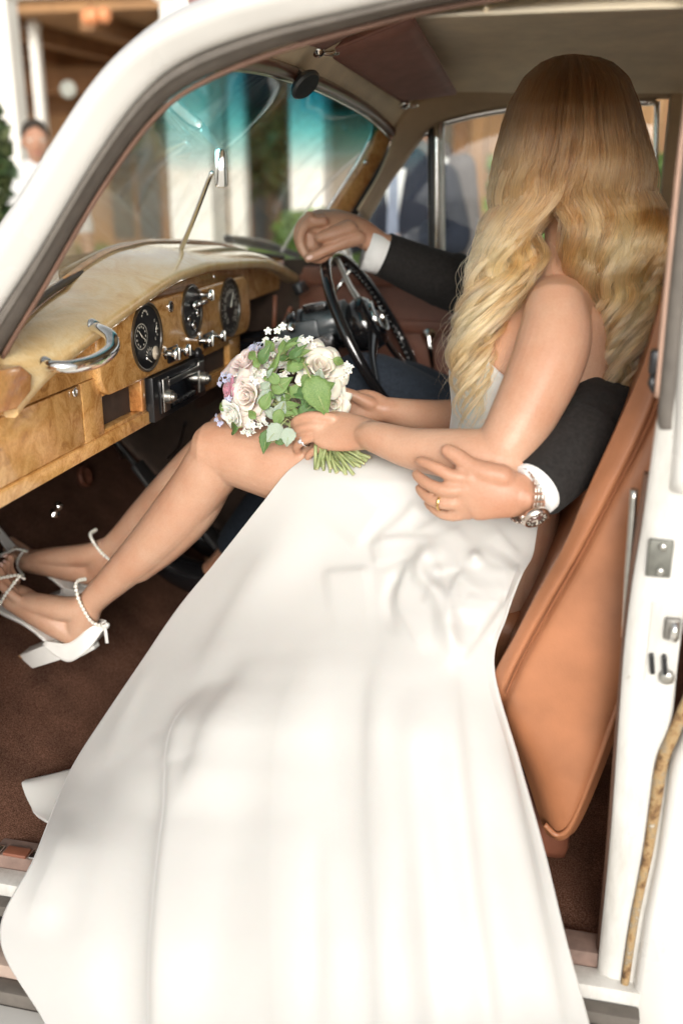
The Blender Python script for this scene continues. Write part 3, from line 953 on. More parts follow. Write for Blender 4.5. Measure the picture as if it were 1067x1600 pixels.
for dy, dz, r_ in [(-0.024, -0.012, 0.007), (0.024, -0.006, 0.007), (0.002, -0.028, 0.010)]:
    g = Geo(); g.lathe([(r_, 0), (r_, 0.003), (r_ * .75, 0.004), (r_ * .7, 0.001), (0, 0.001)], c + np.array([0, dy, dz]), (1, 0, 0), 16); g.build('key_switch', M['chrome'], dM)
tk = arc_ticks(0, 0, 0.82, -120, 210, 23, 0.015, 0.05)
dR = dial('dial', 0.915, 1.032, 0.064, 0.062, tk, [(0, 0.0, 0.28, 0.52)])
for k in range(11):
    a = R(232 - k * 28.4)
    cu = bpy.data.curves.new('numeral', 'FONT'); cu.body = str(10 * (k + 1)); cu.size = 0.017; cu.align_x = 'CENTER'; cu.align_y = 'CENTER'
    o_ = bpy.data.objects.new('numeral', cu); me_ = bpy.data.meshes.new_from_object(o_); bpy.data.objects.remove(o_)
    o = bpy.data.objects.new('numeral', me_); COL.objects.link(o)
    p = np.array([IX + 0.0018, 0.915 + 0.062 * 0.60 * math.cos(a), 1.032 + 0.060 * 0.60 * math.sin(a)])
    me_.materials.clear(); me_.materials.append(M['dialwhite']); o.parent = dR
    o.matrix_local = Matrix(((0, 0, 1, p[0] - root_loc(dR)[0]), (1, 0, 0, p[1] - root_loc(dR)[1]), (0, 1, 0, p[2] - root_loc(dR)[2]), (0, 0, 0, 1)))
g = Geo(); g.lathe([(0.013, 0), (0.0125, 0.002), (0.0, 0.003)], np.array([IX + 0.001, 0.490, 1.0]), (1, 0, 0), 16); g.build('gauge_window', M['cream_dial'], dL)
# ring lamp, knobs
c = atx(265, 479, IX); g = Geo(); g.lathe([(0.011, -0.001), (0.011, 0.004), (0.0085, 0.005), (0.008, 0.001), (0, 0.001)], c, (1, 0, 0), 20); g.build('warning_lamp', [M['chrome']], dash)
g = Geo(); g.lathe([(0.0075, 0.0), (0.006, 0.003), (0, 0.004)], c + np.array([0.001, 0, 0]), (1, 0, 0), 14); g.build('lamp_lens', M['black'], dash)


def knob(px_, py_, r_, ln, mat=M['chrome'], X=IX, slot=True):
    c_ = atx(px_, py_, X + ln)
    k_ = Geo(); b_ = c_ - np.array([ln, 0, 0])
    k_.lathe([(r_ * .8, 0), (r_ * .85, 0.002), (r_ * 0.55, 0.004), (r_ * .45, ln * .55), (r_ * .95, ln * .7), (r_, ln * .85), (r_ * .97, ln), (r_ * .85, ln + .002), (0, ln + 0.0022)], b_, (1, 0, 0), 20)
    if slot: k_.box(c_ + np.array([0.002, 0, 0]), (0.004, 0.003, r_ * 1.7), bev=0.001, m=1)
    return k_.build('knob', [mat, M['steel']], dash, auto=40)
for (x, y, r_) in [(279, 553, 0.0135), (296, 547, 0.0125), (331, 533, 0.0125), (350, 525, 0.0125), (332, 461, 0.012)]:
    knob(x, y, r_, 0.028)
knob(312, 552, 0.012, 0.022, M['black'], slot=False)
for (x, y) in [(267, 554), (322, 532)]:
    c = atx(x, y, IX); g = Geo(); g.box(c + np.array([0.002, 0.006, 0]), (0.006, 0.05, 0.030), bev=0.004); g.build('switch_plate', M['black'], dash)
for (x, y) in [(241, 456), (333, 432)]:
    c = atx(x, y, IX); g = Geo(); g.lathe([(0.0045, 0), (0.004, 0.004), (0, 0.005)], c, (1, 0, 0), 12); g.build('indicator', M['chrome'], dash)
# radio
rd = empty('radio', (-0.776, 0.60, 0.915), parent=dash)
g = Geo(); g.box((-0.785, 0.598, 0.914), (0.035, 0.272, 0.086), bev=0.003); g.build('surround', M['black'], rd, auto=40)
g = Geo(); g.box((-0.766, 0.600, 0.914), (0.006, 0.225, 0.062), bev=0.002); g.build('face', M['bakelite'], rd, auto=40)
g = Geo(); g.box((-0.7625, 0.606, 0.936), (0.004, 0.165, 0.012), bev=0.0015); g.build('tuning_strip', M['steel'], rd)
for y in (0.512, 0.70):
    g = Geo(); g.box((-0.763, y, 0.916), (0.003, 0.030, 0.064), bev=0.001); g.build('side_plate', M['steel'], rd)
    g = Geo(); g.lathe([(0.013, 0), (0.0135, 0.004), (0.0125, 0.012), (0.008, 0.0125), (0.0075, 0.018), (0.003, 0.019), (0.003, 0.016), (0, 0.016)], (-0.762, y, 0.912), (1, 0, 0), 20); g.build('radio_knob', M['steel'], rd, auto=40)
for k in range(5):
    g = Geo(); g.box((-0.7615, 0.55 + 0.024 * k, 0.892), (0.004, 0.018, 0.007), bev=0.001); g.build('button', M['black'], rd)
# grab handle
gh = empty('grab_handle', atx(110, 560, -0.74), parent=car)
P = np.array([atx(72, 571, -0.772), atx(80, 572, -0.735), atx(112, 573, -0.705), atx(150, 564, -0.692), atx(174, 546, -0.692), atx(174, 527, -0.70), atx(158, 515, -0.728), atx(146, 511, -0.772)])
g = Geo(); g.tube(P, [0.009, .0085, 0.0095, 0.0112, 0.0115, 0.0105, 0.009, 0.0085], 16, ns=50); g.build('grip', M['chrome'], gh)
for q in (P[0], P[-1]):
    g = Geo(); g.lathe([(0.014, 0), (0.014, 0.004), (0.011, 0.010), (0.008, 0.014)], q + np.array([-0.004, 0, 0]), (1, 0, 0), 18); g.build('rose', M['chrome'], gh)
# black switch on the far dash and far column bits
c = at(470, 450, 1.33); g = Geo(); g.box(c, (0.02, 0.07, 0.03), rot=[[.9, 0, .43], [0, 1, 0], [-.43, 0, .9]], bev=0.004); g.build('flasher_switch', M['black'], dash)
g = Geo(); g.box((-0.93, 1.28, 0.90), (0.02, 0.36, 0.3)); g.build('under_dash_panel', pbr('dark_brown_hardboard', (0.055, 0.024, 0.014), 0.8, 0.25, 25), dash)
for x, y, x2, y2 in [(430, 462, 428, 520), (455, 480, 437, 520)]:
    g = Geo(); g.tube([at(x, y, 1.25), at(x2, y2, 1.25)], 0.006, 8); g.build('brace', M['leather_dark'], dash)

# ---- rear view mirror on the dash
mb = empty('rear_view_mirror', atx(283, 396, -0.845), parent=car)
b_ = atx(283, 397, -0.845); t_ = at(328, 273, 0.72)
g = Geo(); g.box(b_ + np.array([0, 0.0, 0.0]), (0.035, 0.075, 0.006), bev=0.003); g.build('foot', M['chrome'], mb, auto=40)
g = Geo(); g.tube([b_ + np.array([0, -0.012, 0.0]), b_ * .5 + t_ * .5, t_ + np.array([0, 0, -0.004]), t_ + np.array([0.004, 0.006, 0.004])], [0.0055, 0.005, 0.0045, 0.0045], 12, ns=24); g.build('stem', M['chrome'], mb)
hc = at(346, 263, 0.73)
hx = unit(np.array([0.955, 0.295, 0.0])); 
rot = np.stack([hx, np.cross([0, 0, 1.], hx), [0, 0, 1.]])
g = Geo(); g.box(hc, (0.020, 0.150, 0.072), rot=rot, bev=0.007); g.build('housing', M['chrome'], mb, auto=50)
g = Geo(); g.box(hc + hx * 0.0098, (0.002, 0.138, 0.060), rot=rot, bev=0.001); g.build('mirror_glass', M['chrome'], mb)
# ---- suction bracket hanging from the header
kb = empty('header_bracket', at(455, 105, 0.60), parent=car)
a_, b_ = at(448, 100, 0.60), at(474, 130, 0.595)
g = Geo(); g.tube([a_, (a_ + b_) / 2, b_], [0.0105, 0.0105, 0.0125], 16); g.build('stalk', M['gunmetal'], kb)
ax = unit(b_ - a_); n2 = unit(ax + unit(CAM - b_) * 0.18)
g = Geo(); g.lathe([(0.0, -0.006), (0.026, -0.005), (0.030, 0.0), (0.030, 0.004), (0.026, 0.008), (0.0, 0.009)], at(476, 131, 0.593), n2, 28); g.build('disc', M['gunmetal'], kb, auto=40)

# ---- sun visors
def visor(pts, name_label=None):
    P = np.array(pts); c_ = P.mean(0)
    v_ = empty('sun_visor', c_, parent=car, label=name_label)
    G_ = np.array([[P[0] + (P[1] - P[0]) * u + ((P[3] - P[0]) * (1 - u) + (P[2] - P[1]) * u) * w__ for u in np.linspace(0, 1, 14)] for w__ in np.linspace(0, 1, 10)])
    uu, ww = np.meshgrid(np.linspace(0, 1, 14), np.linspace(0, 1, 10))
    nrm = unit(np.cross(P[1] - P[0], P[3] - P[0])); nrm = nrm if nrm[2] < 0 else -nrm
    q = Geo(); q.grid(G_ + (np.sin(uu * np.pi) ** .3 * np.sin(ww * np.pi) ** .3)[..., None] * nrm * 0.006, thick=-nrm * 0.016); q.build('board', M['maroon'], v_)
    loop = np.concatenate([G_[0, :], G_[1:, -1], G_[-1, ::-1][1:], G_[::-1, 0][1:-1]])
    q = Geo(); q.tube(loop + nrm * -0.006, 0.004, 8, closed=True, up=(0, 0, 1)); q.build('piping', M['maroon'], v_)
    return v_, P
v1, P = visor([at(512, 86, 0.76), at(627, 160, 1.30), at(712, 148, 1.27), at(644, 32, 0.72)])
def bracket(c_, par):
    q = Geo(); q.lathe([(0.013, 0), (0.013, 0.004), (0.009, 0.008), (0.0, 0.009)], c_, (0.2, -0.5, -0.8), 16); q.tube([c_, c_ + np.array([0.015, 0.01, -0.004]), c_ + np.array([0.028, 0.018, 0.0])], 0.005, 8, ns=8)
    q.build('bracket', M['chrome'], par)
bracket(at(632, 163, 1.29), v1); bracket(at(503, 80, 0.75), v1)
v2, P = visor([at(300, 20, 0.10), at(508, 78, 0.66), at(572, 42, 0.655), at(420, -30, 0.10)], 'sun visor folded up on the near side')
bracket(at(497, 79, 0.66), v2)

# ---- far door: quarter light, main window, panel
fd = empty('driver_door', (-0.2, 1.48, 0.6), parent=car)
def far(x, y, Y=1.465): return at(x, y, Y)
ql = spl(np.array([far(*p) for p in [(540, 372), (560, 338), (585, 296), (610, 257), (632, 231), (652, 214), (670, 206)]]), 40)
g = Geo(); g.tube(ql, [(0.006, 0.008)] * 40, 10); g.build('quarter_light_frame', M['chrome'], fd)
g = Geo(); g.tube(ql + np.array([-0.014, -0.004, 0.012]), [(0.012, 0.012)] * 40, 10); g.build('quarter_light_seal', M['black'], fd)
c = far(614, 244, 1.455); g = Geo(); g.tube([c, c + np.array([0.03, -.006, 0.032])], 0.007, 8, round_cap=True); g.ball(c, 0.010, 10); g.build('quarter_light_catch', M['chrome'], fd)
for (xa, xb, r_, mt, nm, Y) in [(674, 676, 0.011, 'black', 'divider_seal', 1.470), (682, 684, 0.0085, 'chrome', 'divider_bar', 1.462), (691, 692, 0.0055, 'steel', 'divider_channel', 1.466)]:
    P = np.array([far(xa, 192, Y), far((xa + xb) / 2, 300, Y), far(xb, 425, Y)])
    g = Geo(); g.tube(P, [(r_, 0.012)] * 3, 10, up=(0, 1, 0), ns=10); g.build(nm, M[mt], fd)
P = spl(np.array([far(*p) for p in [(692, 192), (740, 180), (800, 170), (900, 163), (1024, 159)]]), 30)
g = Geo(); g.tube(P, [(0.009, 0.009)] * 30, 10); g.build('window_frame', M['chrome'], fd)
P = np.array([far(1026, 158), far(1024, 230), far(1020, 330), far(1018, 430)])
g = Geo(); g.tube(P, [(0.007, 0.012)] * 4, 10, up=(0, 1, 0), ns=12); g.build('window_frame', M['chrome'], fd)
GZ0 = 1.06
q = np.array([[ -0.66, 1.475, GZ0], [-0.60, 1.475, 1.21], [-0.5, 1.475, 1.36], [-0.42, 1.475, 1.425], [-0.36, 1.475, 1.455], [0.165, 1.475, 1.49], [0.165, 1.475, GZ0]])
g = Geo(); g.prism(q, (0, 0.004, 0)); g.build('window_glass', M['glass'], fd, smooth=False)
# waist rail and leather panel
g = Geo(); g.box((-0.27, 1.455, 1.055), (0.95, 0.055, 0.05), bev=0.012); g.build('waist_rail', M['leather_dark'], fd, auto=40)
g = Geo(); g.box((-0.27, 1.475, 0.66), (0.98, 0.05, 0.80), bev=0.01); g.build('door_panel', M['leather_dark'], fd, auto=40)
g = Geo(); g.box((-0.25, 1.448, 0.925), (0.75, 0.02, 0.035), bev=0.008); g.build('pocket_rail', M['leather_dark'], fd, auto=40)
c = at(671, 523, 1.445); wh = Geo()
wh.lathe([(0.022, 0), (0.023, 0.006), (0.018, 0.014), (0.010, 0.02), (0, 0.021)], c, (0, -1, 0), 22)
wh.tube([c + np.array([0, -0.022, 0]), c + np.array([0.008, -0.028, -0.04]), c + np.array([0.016, -0.024, -0.095])], [(0.010, .007), (0.008, .006), (0.0045, .004)], 10, ns=14, round_cap=True)
wh.build('window_winder', M['chrome'], fd)
# far B pillar trim
g = Geo(); g.box((0.29, 1.46, 0.95), (0.235, 0.06, 1.12), bev=0.01); g.build('far_pillar_trim', M['cantrail'], car, auto=40)
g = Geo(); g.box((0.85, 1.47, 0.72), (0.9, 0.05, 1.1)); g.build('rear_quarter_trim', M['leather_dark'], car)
g = Geo(); g.box((1.36, YC, 0.85), (0.05, 1.45, 1.35)); g.build('rear_bulkhead', M['cantrail'], car)
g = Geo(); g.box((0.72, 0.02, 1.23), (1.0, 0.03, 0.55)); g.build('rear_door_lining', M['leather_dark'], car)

# ---- steering wheel and column
sw = empty('steering_wheel', (-0.46, 1.08, 0.94), parent=car)
tl = R(30); C0 = np.array([-0.46, 1.08, 0.94]); wu = np.array([-math.sin(tl), 0, math.cos(tl)]); wv = np.array([0, 1.0, 0]); wa = np.array([math.cos(tl), 0, math.sin(tl)])
th = np.linspace(0, 2 * np.pi, 96, endpoint=False)
P = C0 + 0.23 * (np.cos(th)[:, None] * wu + np.sin(th)[:, None] * wv)
g = Geo(); g.tube(P, 0.0125, 14, closed=True, up=wa); g.build('rim', M['bakelite'], sw)
hubc = at(584, 500, 1.08)
for a in np.linspace(25, 155, 34):            # finger grips under the far half of the rim
    a_ = R(a); p = C0 + 0.2185 * (math.cos(a_) * wu + math.sin(a_) * wv) - wa * 0.003
    g = Geo(); g.ball(p, 0.0082, 10); g.build('finger_grip', M['bakelite'], sw)
for a in (8, 128, 248):
    a_ = R(a); e = C0 + 0.222 * (math.cos(a_) * wu + math.sin(a_) * wv); d = unit(e - hubc)
    g = Geo(); g.tube([hubc + d * 0.03, (hubc + e) / 2 - wa * 0.008, e], [(0.025, 0.008), (0.018, 0.006), (0.012, 0.005)], 12, up=wa, ns=16); g.build('spoke', M['steel'] if a == 8 else M['bakelite'], sw)
g = Geo(); g.lathe([(0.032, -0.07), (0.054, -0.06), (0.066, -0.02), (0.063, 0.0), (0.050, 0.010), (0.0, 0.010)], hubc, wa, 32); g.build('hub', M['bakelite'], sw, auto=50)
g = Geo(); g.lathe([(0.042, 0), (0.042, 0.008), (0.037, 0.012), (0.034, 0.006), (0.034, 0.004)], hubc + wa * 0.008, wa, 32); g.build('horn_ring', M['chrome'], sw)
g = Geo(); g.lathe([(0.028, 0), (0.026, 0.008), (0.0, 0.011)], hubc + wa * 0.006, wa, 28); g.build('horn_button', M['bakelite'], sw)
sc_ = empty('steering_column', (-0.65, 1.08, 0.9), parent=car)
ca = hubc - wa * 0.05; cb = at(418, 540, 1.10)
d = unit(cb - ca)
g = Geo(); g.tube([ca, ca * .5 + cb * .5, cb + d * 0.3], [0.036, 0.040, 0.040], 20); g.build('column_tube', M['bakelite'], sc_)
m1 = at(505, 508, 1.06)
RX = [unit(d), unit(np.cross([0, 0, 1.], d)), unit(np.cross(d, np.cross([0, 0, 1.], d)))]
g = Geo(); g.tube([m1 + d * -0.03, m1, m1 + d * .03], [(0.036, .046), (0.044, .053), (0.038, .048)], 24, round_cap=True); g.build('shroud', M['gunmetal'], sc_)
for k, (o_, r_) in enumerate([(-0.055, .050), (0.045, .047), (0.075, .042)]):
    g = Geo(); g.lathe([(r_ - .006, -.008), (r_, -.005), (r_, .005), (r_ - .006, .008)], m1 + d * o_, d, 28); g.build('collar', M['bakelite'] if k else M['gunmetal'], sc_, auto=40)
g = Geo(); g.box(m1 + np.array([-.01, -.03, .045]), (0.06, 0.03, 0.022), rot=RX, bev=0.006); g.build('switch_box', M['bakelite'], sc_, auto=40)
m2 = at(470, 520, 1.04)
g = Geo(); g.box(m2, (0.11, 0.05, 0.055), rot=[unit(d), unit(np.cross([0, 0, 1.], d)), unit(np.cross(d, np.cross([0, 0, 1.], d)))], bev=0.01); g.build('switch_box', M['gunmetal'], sc_, auto=40)
g = Geo(); g.lathe([(0.011, 0), (0.011, 0.01), (0.007, 0.013), (0, 0.013)], at(455, 512, 1.0), (0.3, -0.9, 0.2), 16); g.build('ignition_key', M['chrome'], sc_)
g = Geo(); g.box(at(500, 540, 1.02), (0.09, 0.05, 0.05), rot=[unit(d), unit(np.cross([0, 0, 1.], d)), unit(np.cross(d, np.cross([0, 0, 1.], d)))], bev=0.01); g.build('switch_box', M['bakelite'], sc_, auto=40)
g = Geo(); e_ = at(545, 425, 1.12); g.tube([at(520, 462, 1.10), e_], [0.004, 0.004], 8); g.ball(e_, 0.007, 10); g.build('gear_lever', M['chrome'], sc_)
g = Geo(); g.tube([at(436, 520, 1.0), at(452, 490, 1.2)], 0.004, 8); g.build('stay_rod', M['steel'], sc_)
# door mirror outside far window
c = at(530, 405, 1.62); g = Geo(); g.lathe([(0.0, -0.03), (0.03, -0.02), (0.045, 0.0), (0.045, 0.012), (0.038, 0.014), (0.036, 0.008), (0, 0.006)], c, (0.9, -0.4, 0), 24); g.build('door_mirror', M['chrome'], car, auto=50)

# ---- seats
seat = empty('front_seat', (0.0, 0.4, 0.2), parent=car, label='tan leather passenger seat')
front_px = [(1054, 412), (1028, 490), (1002, 575), (962, 668), (915, 768), (880, 850), (836, 930), (800, 1000), (772, 1052), (775, 1092), (795, 1150), (820, 1212), (840, 1272), (853, 1306), (866, 1322)]
back_px = [(1085, 408), (1108, 500), (1112, 600), (1102, 690), (1082, 770), (1060, 850), (1034, 930), (1012, 1000), (992, 1060), (976, 1105), (958, 1155), (936, 1212), (914, 1265), (896, 1300), (880, 1320)]
NT, NS = 120, 60
FC = spl(np.array([at(x, y, 0.15) for x, y in front_px]), NT); BC_ = spl(np.array([at(x, y, 0.15) for x, y in back_px]), NT)
seam_px = np.array([(1046, 560), (1022, 640), (992, 706), (955, 776), (905, 870), (862, 945), (815, 1030), (790, 1085), (770, 1130)], float)
seam_q = spl(seam_px, 80)
ss = np.linspace(0, 1, NS)
SIDE = np.zeros((NT, NS, 3))
for i in range(NT):
    tt_ = i / (NT - 1)
    p = FC[i] + (BC_[i] - FC[i]) * ss[:, None]
    wdt = np.linalg.norm(BC_[i] - FC[i])
    dd = ss * wdt; de = (1 - ss) * wdt
    y = 0.112 + 0.040 * np.exp(-(dd / 0.022) ** 1.3) + 0.030 * np.exp(-(de / 0.014) ** 1.4)
    if i > NT - 14: y = y + 0.03 * ((i - NT + 14) / 14) ** 2.5
    if i < 10: y = y + 0.03 * ((10 - i) / 10) ** 2
    SIDE[i] = p; SIDE[i, :, 1] = y
px_ = pix(SIDE.reshape(-1, 3)).reshape(NT, NS, 2)
dmin = np.full((NT, NS), 1e9); sgn_ = np.zeros((NT, NS))
for k in range(len(seam_q) - 1):
    a_, b_ = seam_q[k], seam_q[k + 1]; d_ = b_ - a_; l2 = d_ @ d_
    t_ = np.clip(((px_ - a_) @ d_) / l2, 0, 1); v_ = px_ - (a_ + t_[..., None] * d_); q_ = np.hypot(v_[..., 0], v_[..., 1]); m_ = q_ < dmin
    dmin[m_] = q_[m_]; sgn_[m_] = np.sign(d_[0] * v_[..., 1] - d_[1] * v_[..., 0])[m_]
SIDE[..., 1] += 0.009 * np.exp(-(dmin / 7.0) ** 2) - 0.010 * np.exp(-((dmin - 28) / 26) ** 2) * (sgn_ > 0)
SIDE[..., 1] += 0.003 * np.sin(px_[..., 0] * .021 + px_[..., 1] * .013) * np.sin(px_[..., 1] * .017)
farS = SIDE[:, ::-1].copy(); farS[..., 1] = 0.82 - farS[..., 1]
# the front face between the bolsters is dished
mid_f = np.stack([SIDE[:, 0] + np.array([0.02 * math.sin(f * math.pi), 0, 0]) + (farS[:, -1] - SIDE[:, 0]) * f for f in np.linspace(0, 1, 14)[1:-1]], 1)
mid_b = np.stack([SIDE[:, -1] + (farS[:, 0] - SIDE[:, -1]) * f for f in np.linspace(0, 1, 8)[1:-1]], 1)
RINGS = np.concatenate([SIDE, mid_b, farS, mid_f[:, ::-1]], 1)
back_V, back_F = RINGS.reshape(-1, 3), ring_faces(NT, RINGS.shape[1])
g = Geo(); g.add(back_V, back_F); g.build('backrest', M['leather'], seat)
s2 = spl(np.array([at(x, y, 0.117) for x, y in [(1040, 880), (1002, 992), (968, 1092), (944, 1160), (916, 1232), (898, 1275), (884, 1298), (868, 1304), (850, 1288)]]), 60)
g = Geo(); g.tube(s2, 0.0045, 8); g.build('piping', M['leather'], seat)
s1 = seam_q[6:-10]
g = Geo(); g.tube(np.array([at(x, y, 0.1205) for x, y in s1]), 0.0022, 6); g.build('seam', pbr('dark_stitching', (0.24, 0.08, 0.028), 0.7, 0.1), seat)
# cushion and base, mostly under the dress
cp = spl(np.array([[-0.02, 0, 0.60], [-0.22, 0, 0.615], [-0.38, 0, 0.62], [-0.44, 0, 0.59], [-0.43, 0, 0.50], [-0.38, 0, 0.40], [-0.2, 0, 0.35], [0.0, 0, 0.36]]), 60, closed=True)
rr = []
for y, k in [(0.305, 0.5), (0.30, 0.75), (0.31, 0.88), (0.34, 0.93), (0.62, 1.0), (0.68, 0.95), (0.70, 0.8)]:
    q = cp.copy(); c_ = q.mean(0); q = c_ + (q - c_) * k; q[:, 1] = y; rr.append(q)
g = Geo(); g.add(np.concatenate(rr), ring_faces(len(rr), 60)); g.build('cushion', M['leather'], seat)
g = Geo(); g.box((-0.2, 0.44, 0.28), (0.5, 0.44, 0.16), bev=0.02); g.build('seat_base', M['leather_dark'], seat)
seat2 = empty('front_seat', (0.0, 1.1, 0.2), parent=car, label='tan leather driver seat')
g = Geo(); g.add(back_V + np.array([0.03, 0.66, -0.02]), back_F); g.build('backrest', M['leather'], seat2)
g = Geo(); g.add(np.concatenate(rr) + np.array([0, 0.62, 0]), ring_faces(len(rr), 60)); g.build('cushion', M['leather'], seat2)
# =============================================================== PEOPLE
def H(x, y, Y): return at(x, y, Y)


def chain(g, pts, ns=None, n=26, up=None):
    """pts: (px, py, Y, r) or (px, py, Y, a, b): a limb segment placed where the photograph shows it"""
    P = np.array([H(*p[:3]) for p in pts]); r = np.array([(p[3], p[4] if len(p) > 4 else p[3]) for p in pts])
    g.tube(P, r, n, up=up, ns=ns or max(8, 6 * len(pts)), round_cap=True)
    return P


def wchain(g, pts, ns=None, n=28, up=None):
    P = np.array([p[:3] for p in pts], float); r = np.array([(p[3], p[4] if len(p) > 4 else p[3]) for p in pts])
    g.tube(P, r, n, up=up, ns=ns or max(8, 6 * len(pts)), round_cap=True)
    return P


def head(g, c, f, s=1.0):
    """skull, jaw, nose, brow, lips, ears; f = facing direction"""
    f = unit(f); u = np.array([0, 0, 1.0]); sd = np.cross(f, u)
    def q(a, b, d): return c + (f * a + sd * b + u * d) * s
    def eb(p, ra, rb, rc):
        k = Geo(); k.ball((0, 0, 0), 1.0, 20)
        V = k.verts() * np.array([ra, rb, rc]) * s
        g.add(V @ np.stack([f, sd, u]) + p, k.F)
    eb(q(-0.012, 0, 0.02), 0.098, 0.078, 0.098)
    eb(q(0.03, 0, -0.03), 0.062, 0.062, 0.085)
    eb(q(0.062, 0, -0.092), 0.024, 0.026, 0.020)
    g.tube([q(0.083, 0, 0.012), q(0.098, 0, -0.018), q(0.106, 0, -0.034)], [0.008 * s, 0.010 * s, 0.012 * s], 10, round_cap=True)
    for b in (-1, 1):
        eb(q(0.093, b * 0.012, -0.038), 0.010, 0.008, 0.007)
        eb(q(0.070, b * 0.034, 0.028), 0.020, 0.026, 0.008)
        eb(q(0.060, b * 0.036, -0.022), 0.022, 0.022, 0.018)
        eb(q(-0.008, b * 0.080, -0.008), 0.018, 0.007, 0.030)
    eb(q(0.084, 0, -0.062), 0.011, 0.024, 0.006); eb(q(0.082, 0, -0.071), 0.011, 0.021, 0.006)
    return q


def face_parts(q, f, par, iris):
    f = unit(f); sd = np.cross(f, [0, 0, 1.0])
    for b in (-1, 1):
        k = Geo(); k.ball(q(0.072, b * 0.033, 0.008), 0.0125, 14); k.ball(q(0.0795, b * 0.033, 0.008), 0.0062, 10, m=1); k.build('eye', [M['dialwhite'], iris], par)
    k = Geo(); k.tube([q(0.0905, -0.022, -0.066), q(0.0955, -0.008, -0.065), q(0.0955, 0.008, -0.065), q(0.0905, 0.022, -0.066)], [(0.004, .004), (0.006, .006), (0.006, .006), (0.004, .004)], 8, ns=12, round_cap=True)
    k.build('lips', pbr('lips', (0.5, 0.2, 0.16), 0.4, 0.05), par)


iris = pbr('iris_brown', (0.06, 0.03, 0.015), 0.2, 0.0)
# --------------------------------------------------------------- BRIDE
bride = empty('person', (-0.13, 0.46, 0.60), 'bride with long wavy blonde hair in a white strapless gown on the tan seat', 'person')
TZ = np.array([0.60, 0.70, 0.80, 0.86, 0.93, 1.00, 1.050, 1.085, 1.115, 1.135])
TC = np.array([[-.15, .47], [-.135, .47], [-.113, .47], [-.105, .47], [-.092, .472], [-.086, .475], [-.07, .48], [-.05, .485], [-.038, .488], [-.03, .49]])
TRX = np.array([.125, .125, .108, .100, .108, .122, .116, .098, .072, .05])
TRY = np.array([.17, .168, .14, .130, .140, .150, .152, .155, .145, .10])


def torso(z):
    return (np.array([np.interp(z, TZ, TC[:, 0]), np.interp(z, TZ, TC[:, 1]), z]), np.interp(z, TZ, TRX), np.interp(z, TZ, TRY))


g = Geo()
zz = np.linspace(0.60, 1.135, 40)
T_ = [torso(z) for z in zz]
AX = np.array([[1.0, 0, 0]] * 40); AY = np.array([[0, 1.0, 0]] * 40)
rg = ring_loft(np.array([t[0] for t in T_]), AX, AY, [t[1] for t in T_], [t[2] for t in T_], 36, 2.15)
g.add(rg.reshape(-1, 3), ring_faces(40, 36))
# neck, shoulders
wchain(g, [(-.03, .49, 1.08, .075), (-.018, .50, 1.15, .056), (-.018, .515, 1.22, .049), (-.035, .54, 1.32, .050)])
wchain(g, [(-.035, .49, 1.115, .060, .05), (-.035, .39, 1.112, .053, .048), (-.033, .335, 1.098, .051, .051)])
wchain(g, [(-.035, .49, 1.115, .060, .05), (-.04, .60, 1.112, .055, .048), (-.045, .65, 1.125, .052, .052)])
chain(g, [(898, 520, .40, .05), (896, 580, .405, .055), (880, 640, .42, .065)])                      # shoulder blade
qh = head(g, np.array([-.045, .560, 1.372]), (-.35, .93, 0), 0.92)
# left arm (near)
chain(g, [(868, 490, .325, .050), (866, 528, .30, .0560), (852, 575, .27, .0555), (822, 640, .235, .0505), (795, 690, .212, .0460), (778, 712, .205, .042)])
chain(g, [(785, 714, 0.205, .043), (740, 712, 0.210, .041), (690, 707, 0.227, .0375), (640, 700, 0.246, .0325), (590, 684, 0.275, .0265), (572, 678, 0.297, .025, .021)], up=(0, -.5, .85))
# left hand: back of the palm and four fingers closing over the stems
cu = (0.1, -0.75, 0.65)
chain(g, [(585, 680, 0.287, .025, .020), (556, 677, 0.307, .033, .019), (530, 674, 0.317, .037, .018), (512, 671, 0.322, .036, .015)], up=cu)
FI = {'index': [(520, 654, 0.320, .0100), (486, 650, 0.322, .0088), (461, 659, 0.334, .0082), (463, 676, 0.362, .0074), (475, 690, 0.374, .0066)],
      'middle': [(518, 667, 0.318, .0102), (482, 667, 0.316, .0090), (459, 678, 0.330, .0084), (466, 696, 0.358, .0075), (480, 706, 0.368, .0066)],
      'ring': [(520, 682, 0.318, .0100), (486, 684, 0.314, .0086), (464, 697, 0.326, .0080), (473, 713, 0.352, .0072), (488, 719, 0.362, .0064)],
      'pinky': [(526, 696, 0.320, .0092), (502, 700, 0.318, .0078), (482, 712, 0.327, .0072), (490, 722, 0.347, .0064), (500, 722, 0.356, .0058)]}
for k_, p in FI.items(): chain(g, p, ns=22, n=12)
chain(g, [(560, 664, 0.347, .012), (535, 655, 0.367, .0105), (510, 655, 0.367, .0098), (498, 664, 0.374, .008)], ns=20)
# right arm, seen beyond the bodice
wchain(g, [(-.045, .65, 1.125, .050), (-.09, .70, 1.05, .050), (-.15, .71, .95, .043), (-.185, .69, .885, .038)])
chain(g, [(735, 652, .68, .039), (690, 654, .66, .037), (640, 648, .62, .031), (606, 641, .595, .0255), (592, 638, .59, .024, .020)])
chain(g, [(600, 640, .59, .025, .02), (575, 636, .585, .034, .018), (552, 640, .58, .036, .016)], up=(0, -1, .4))
chain(g, [(580, 632, .575, .014), (556, 620, .565, .0115), (541, 613, .560, .0095), (532, 611, .557, .008)], ns=20)
for i_, (dy, dY) in enumerate([(-8, 0), (3, .002), (14, .004), (24, .006)]):
    chain(g, [(556, 636 + dy * .8, .578, .0098), (528, 640 + dy, .565 + dY, .0086), (506, 646 + dy, .53 + dY, .0078), (500, 652 + dy, .50 + dY, .007)], ns=20, n=12)
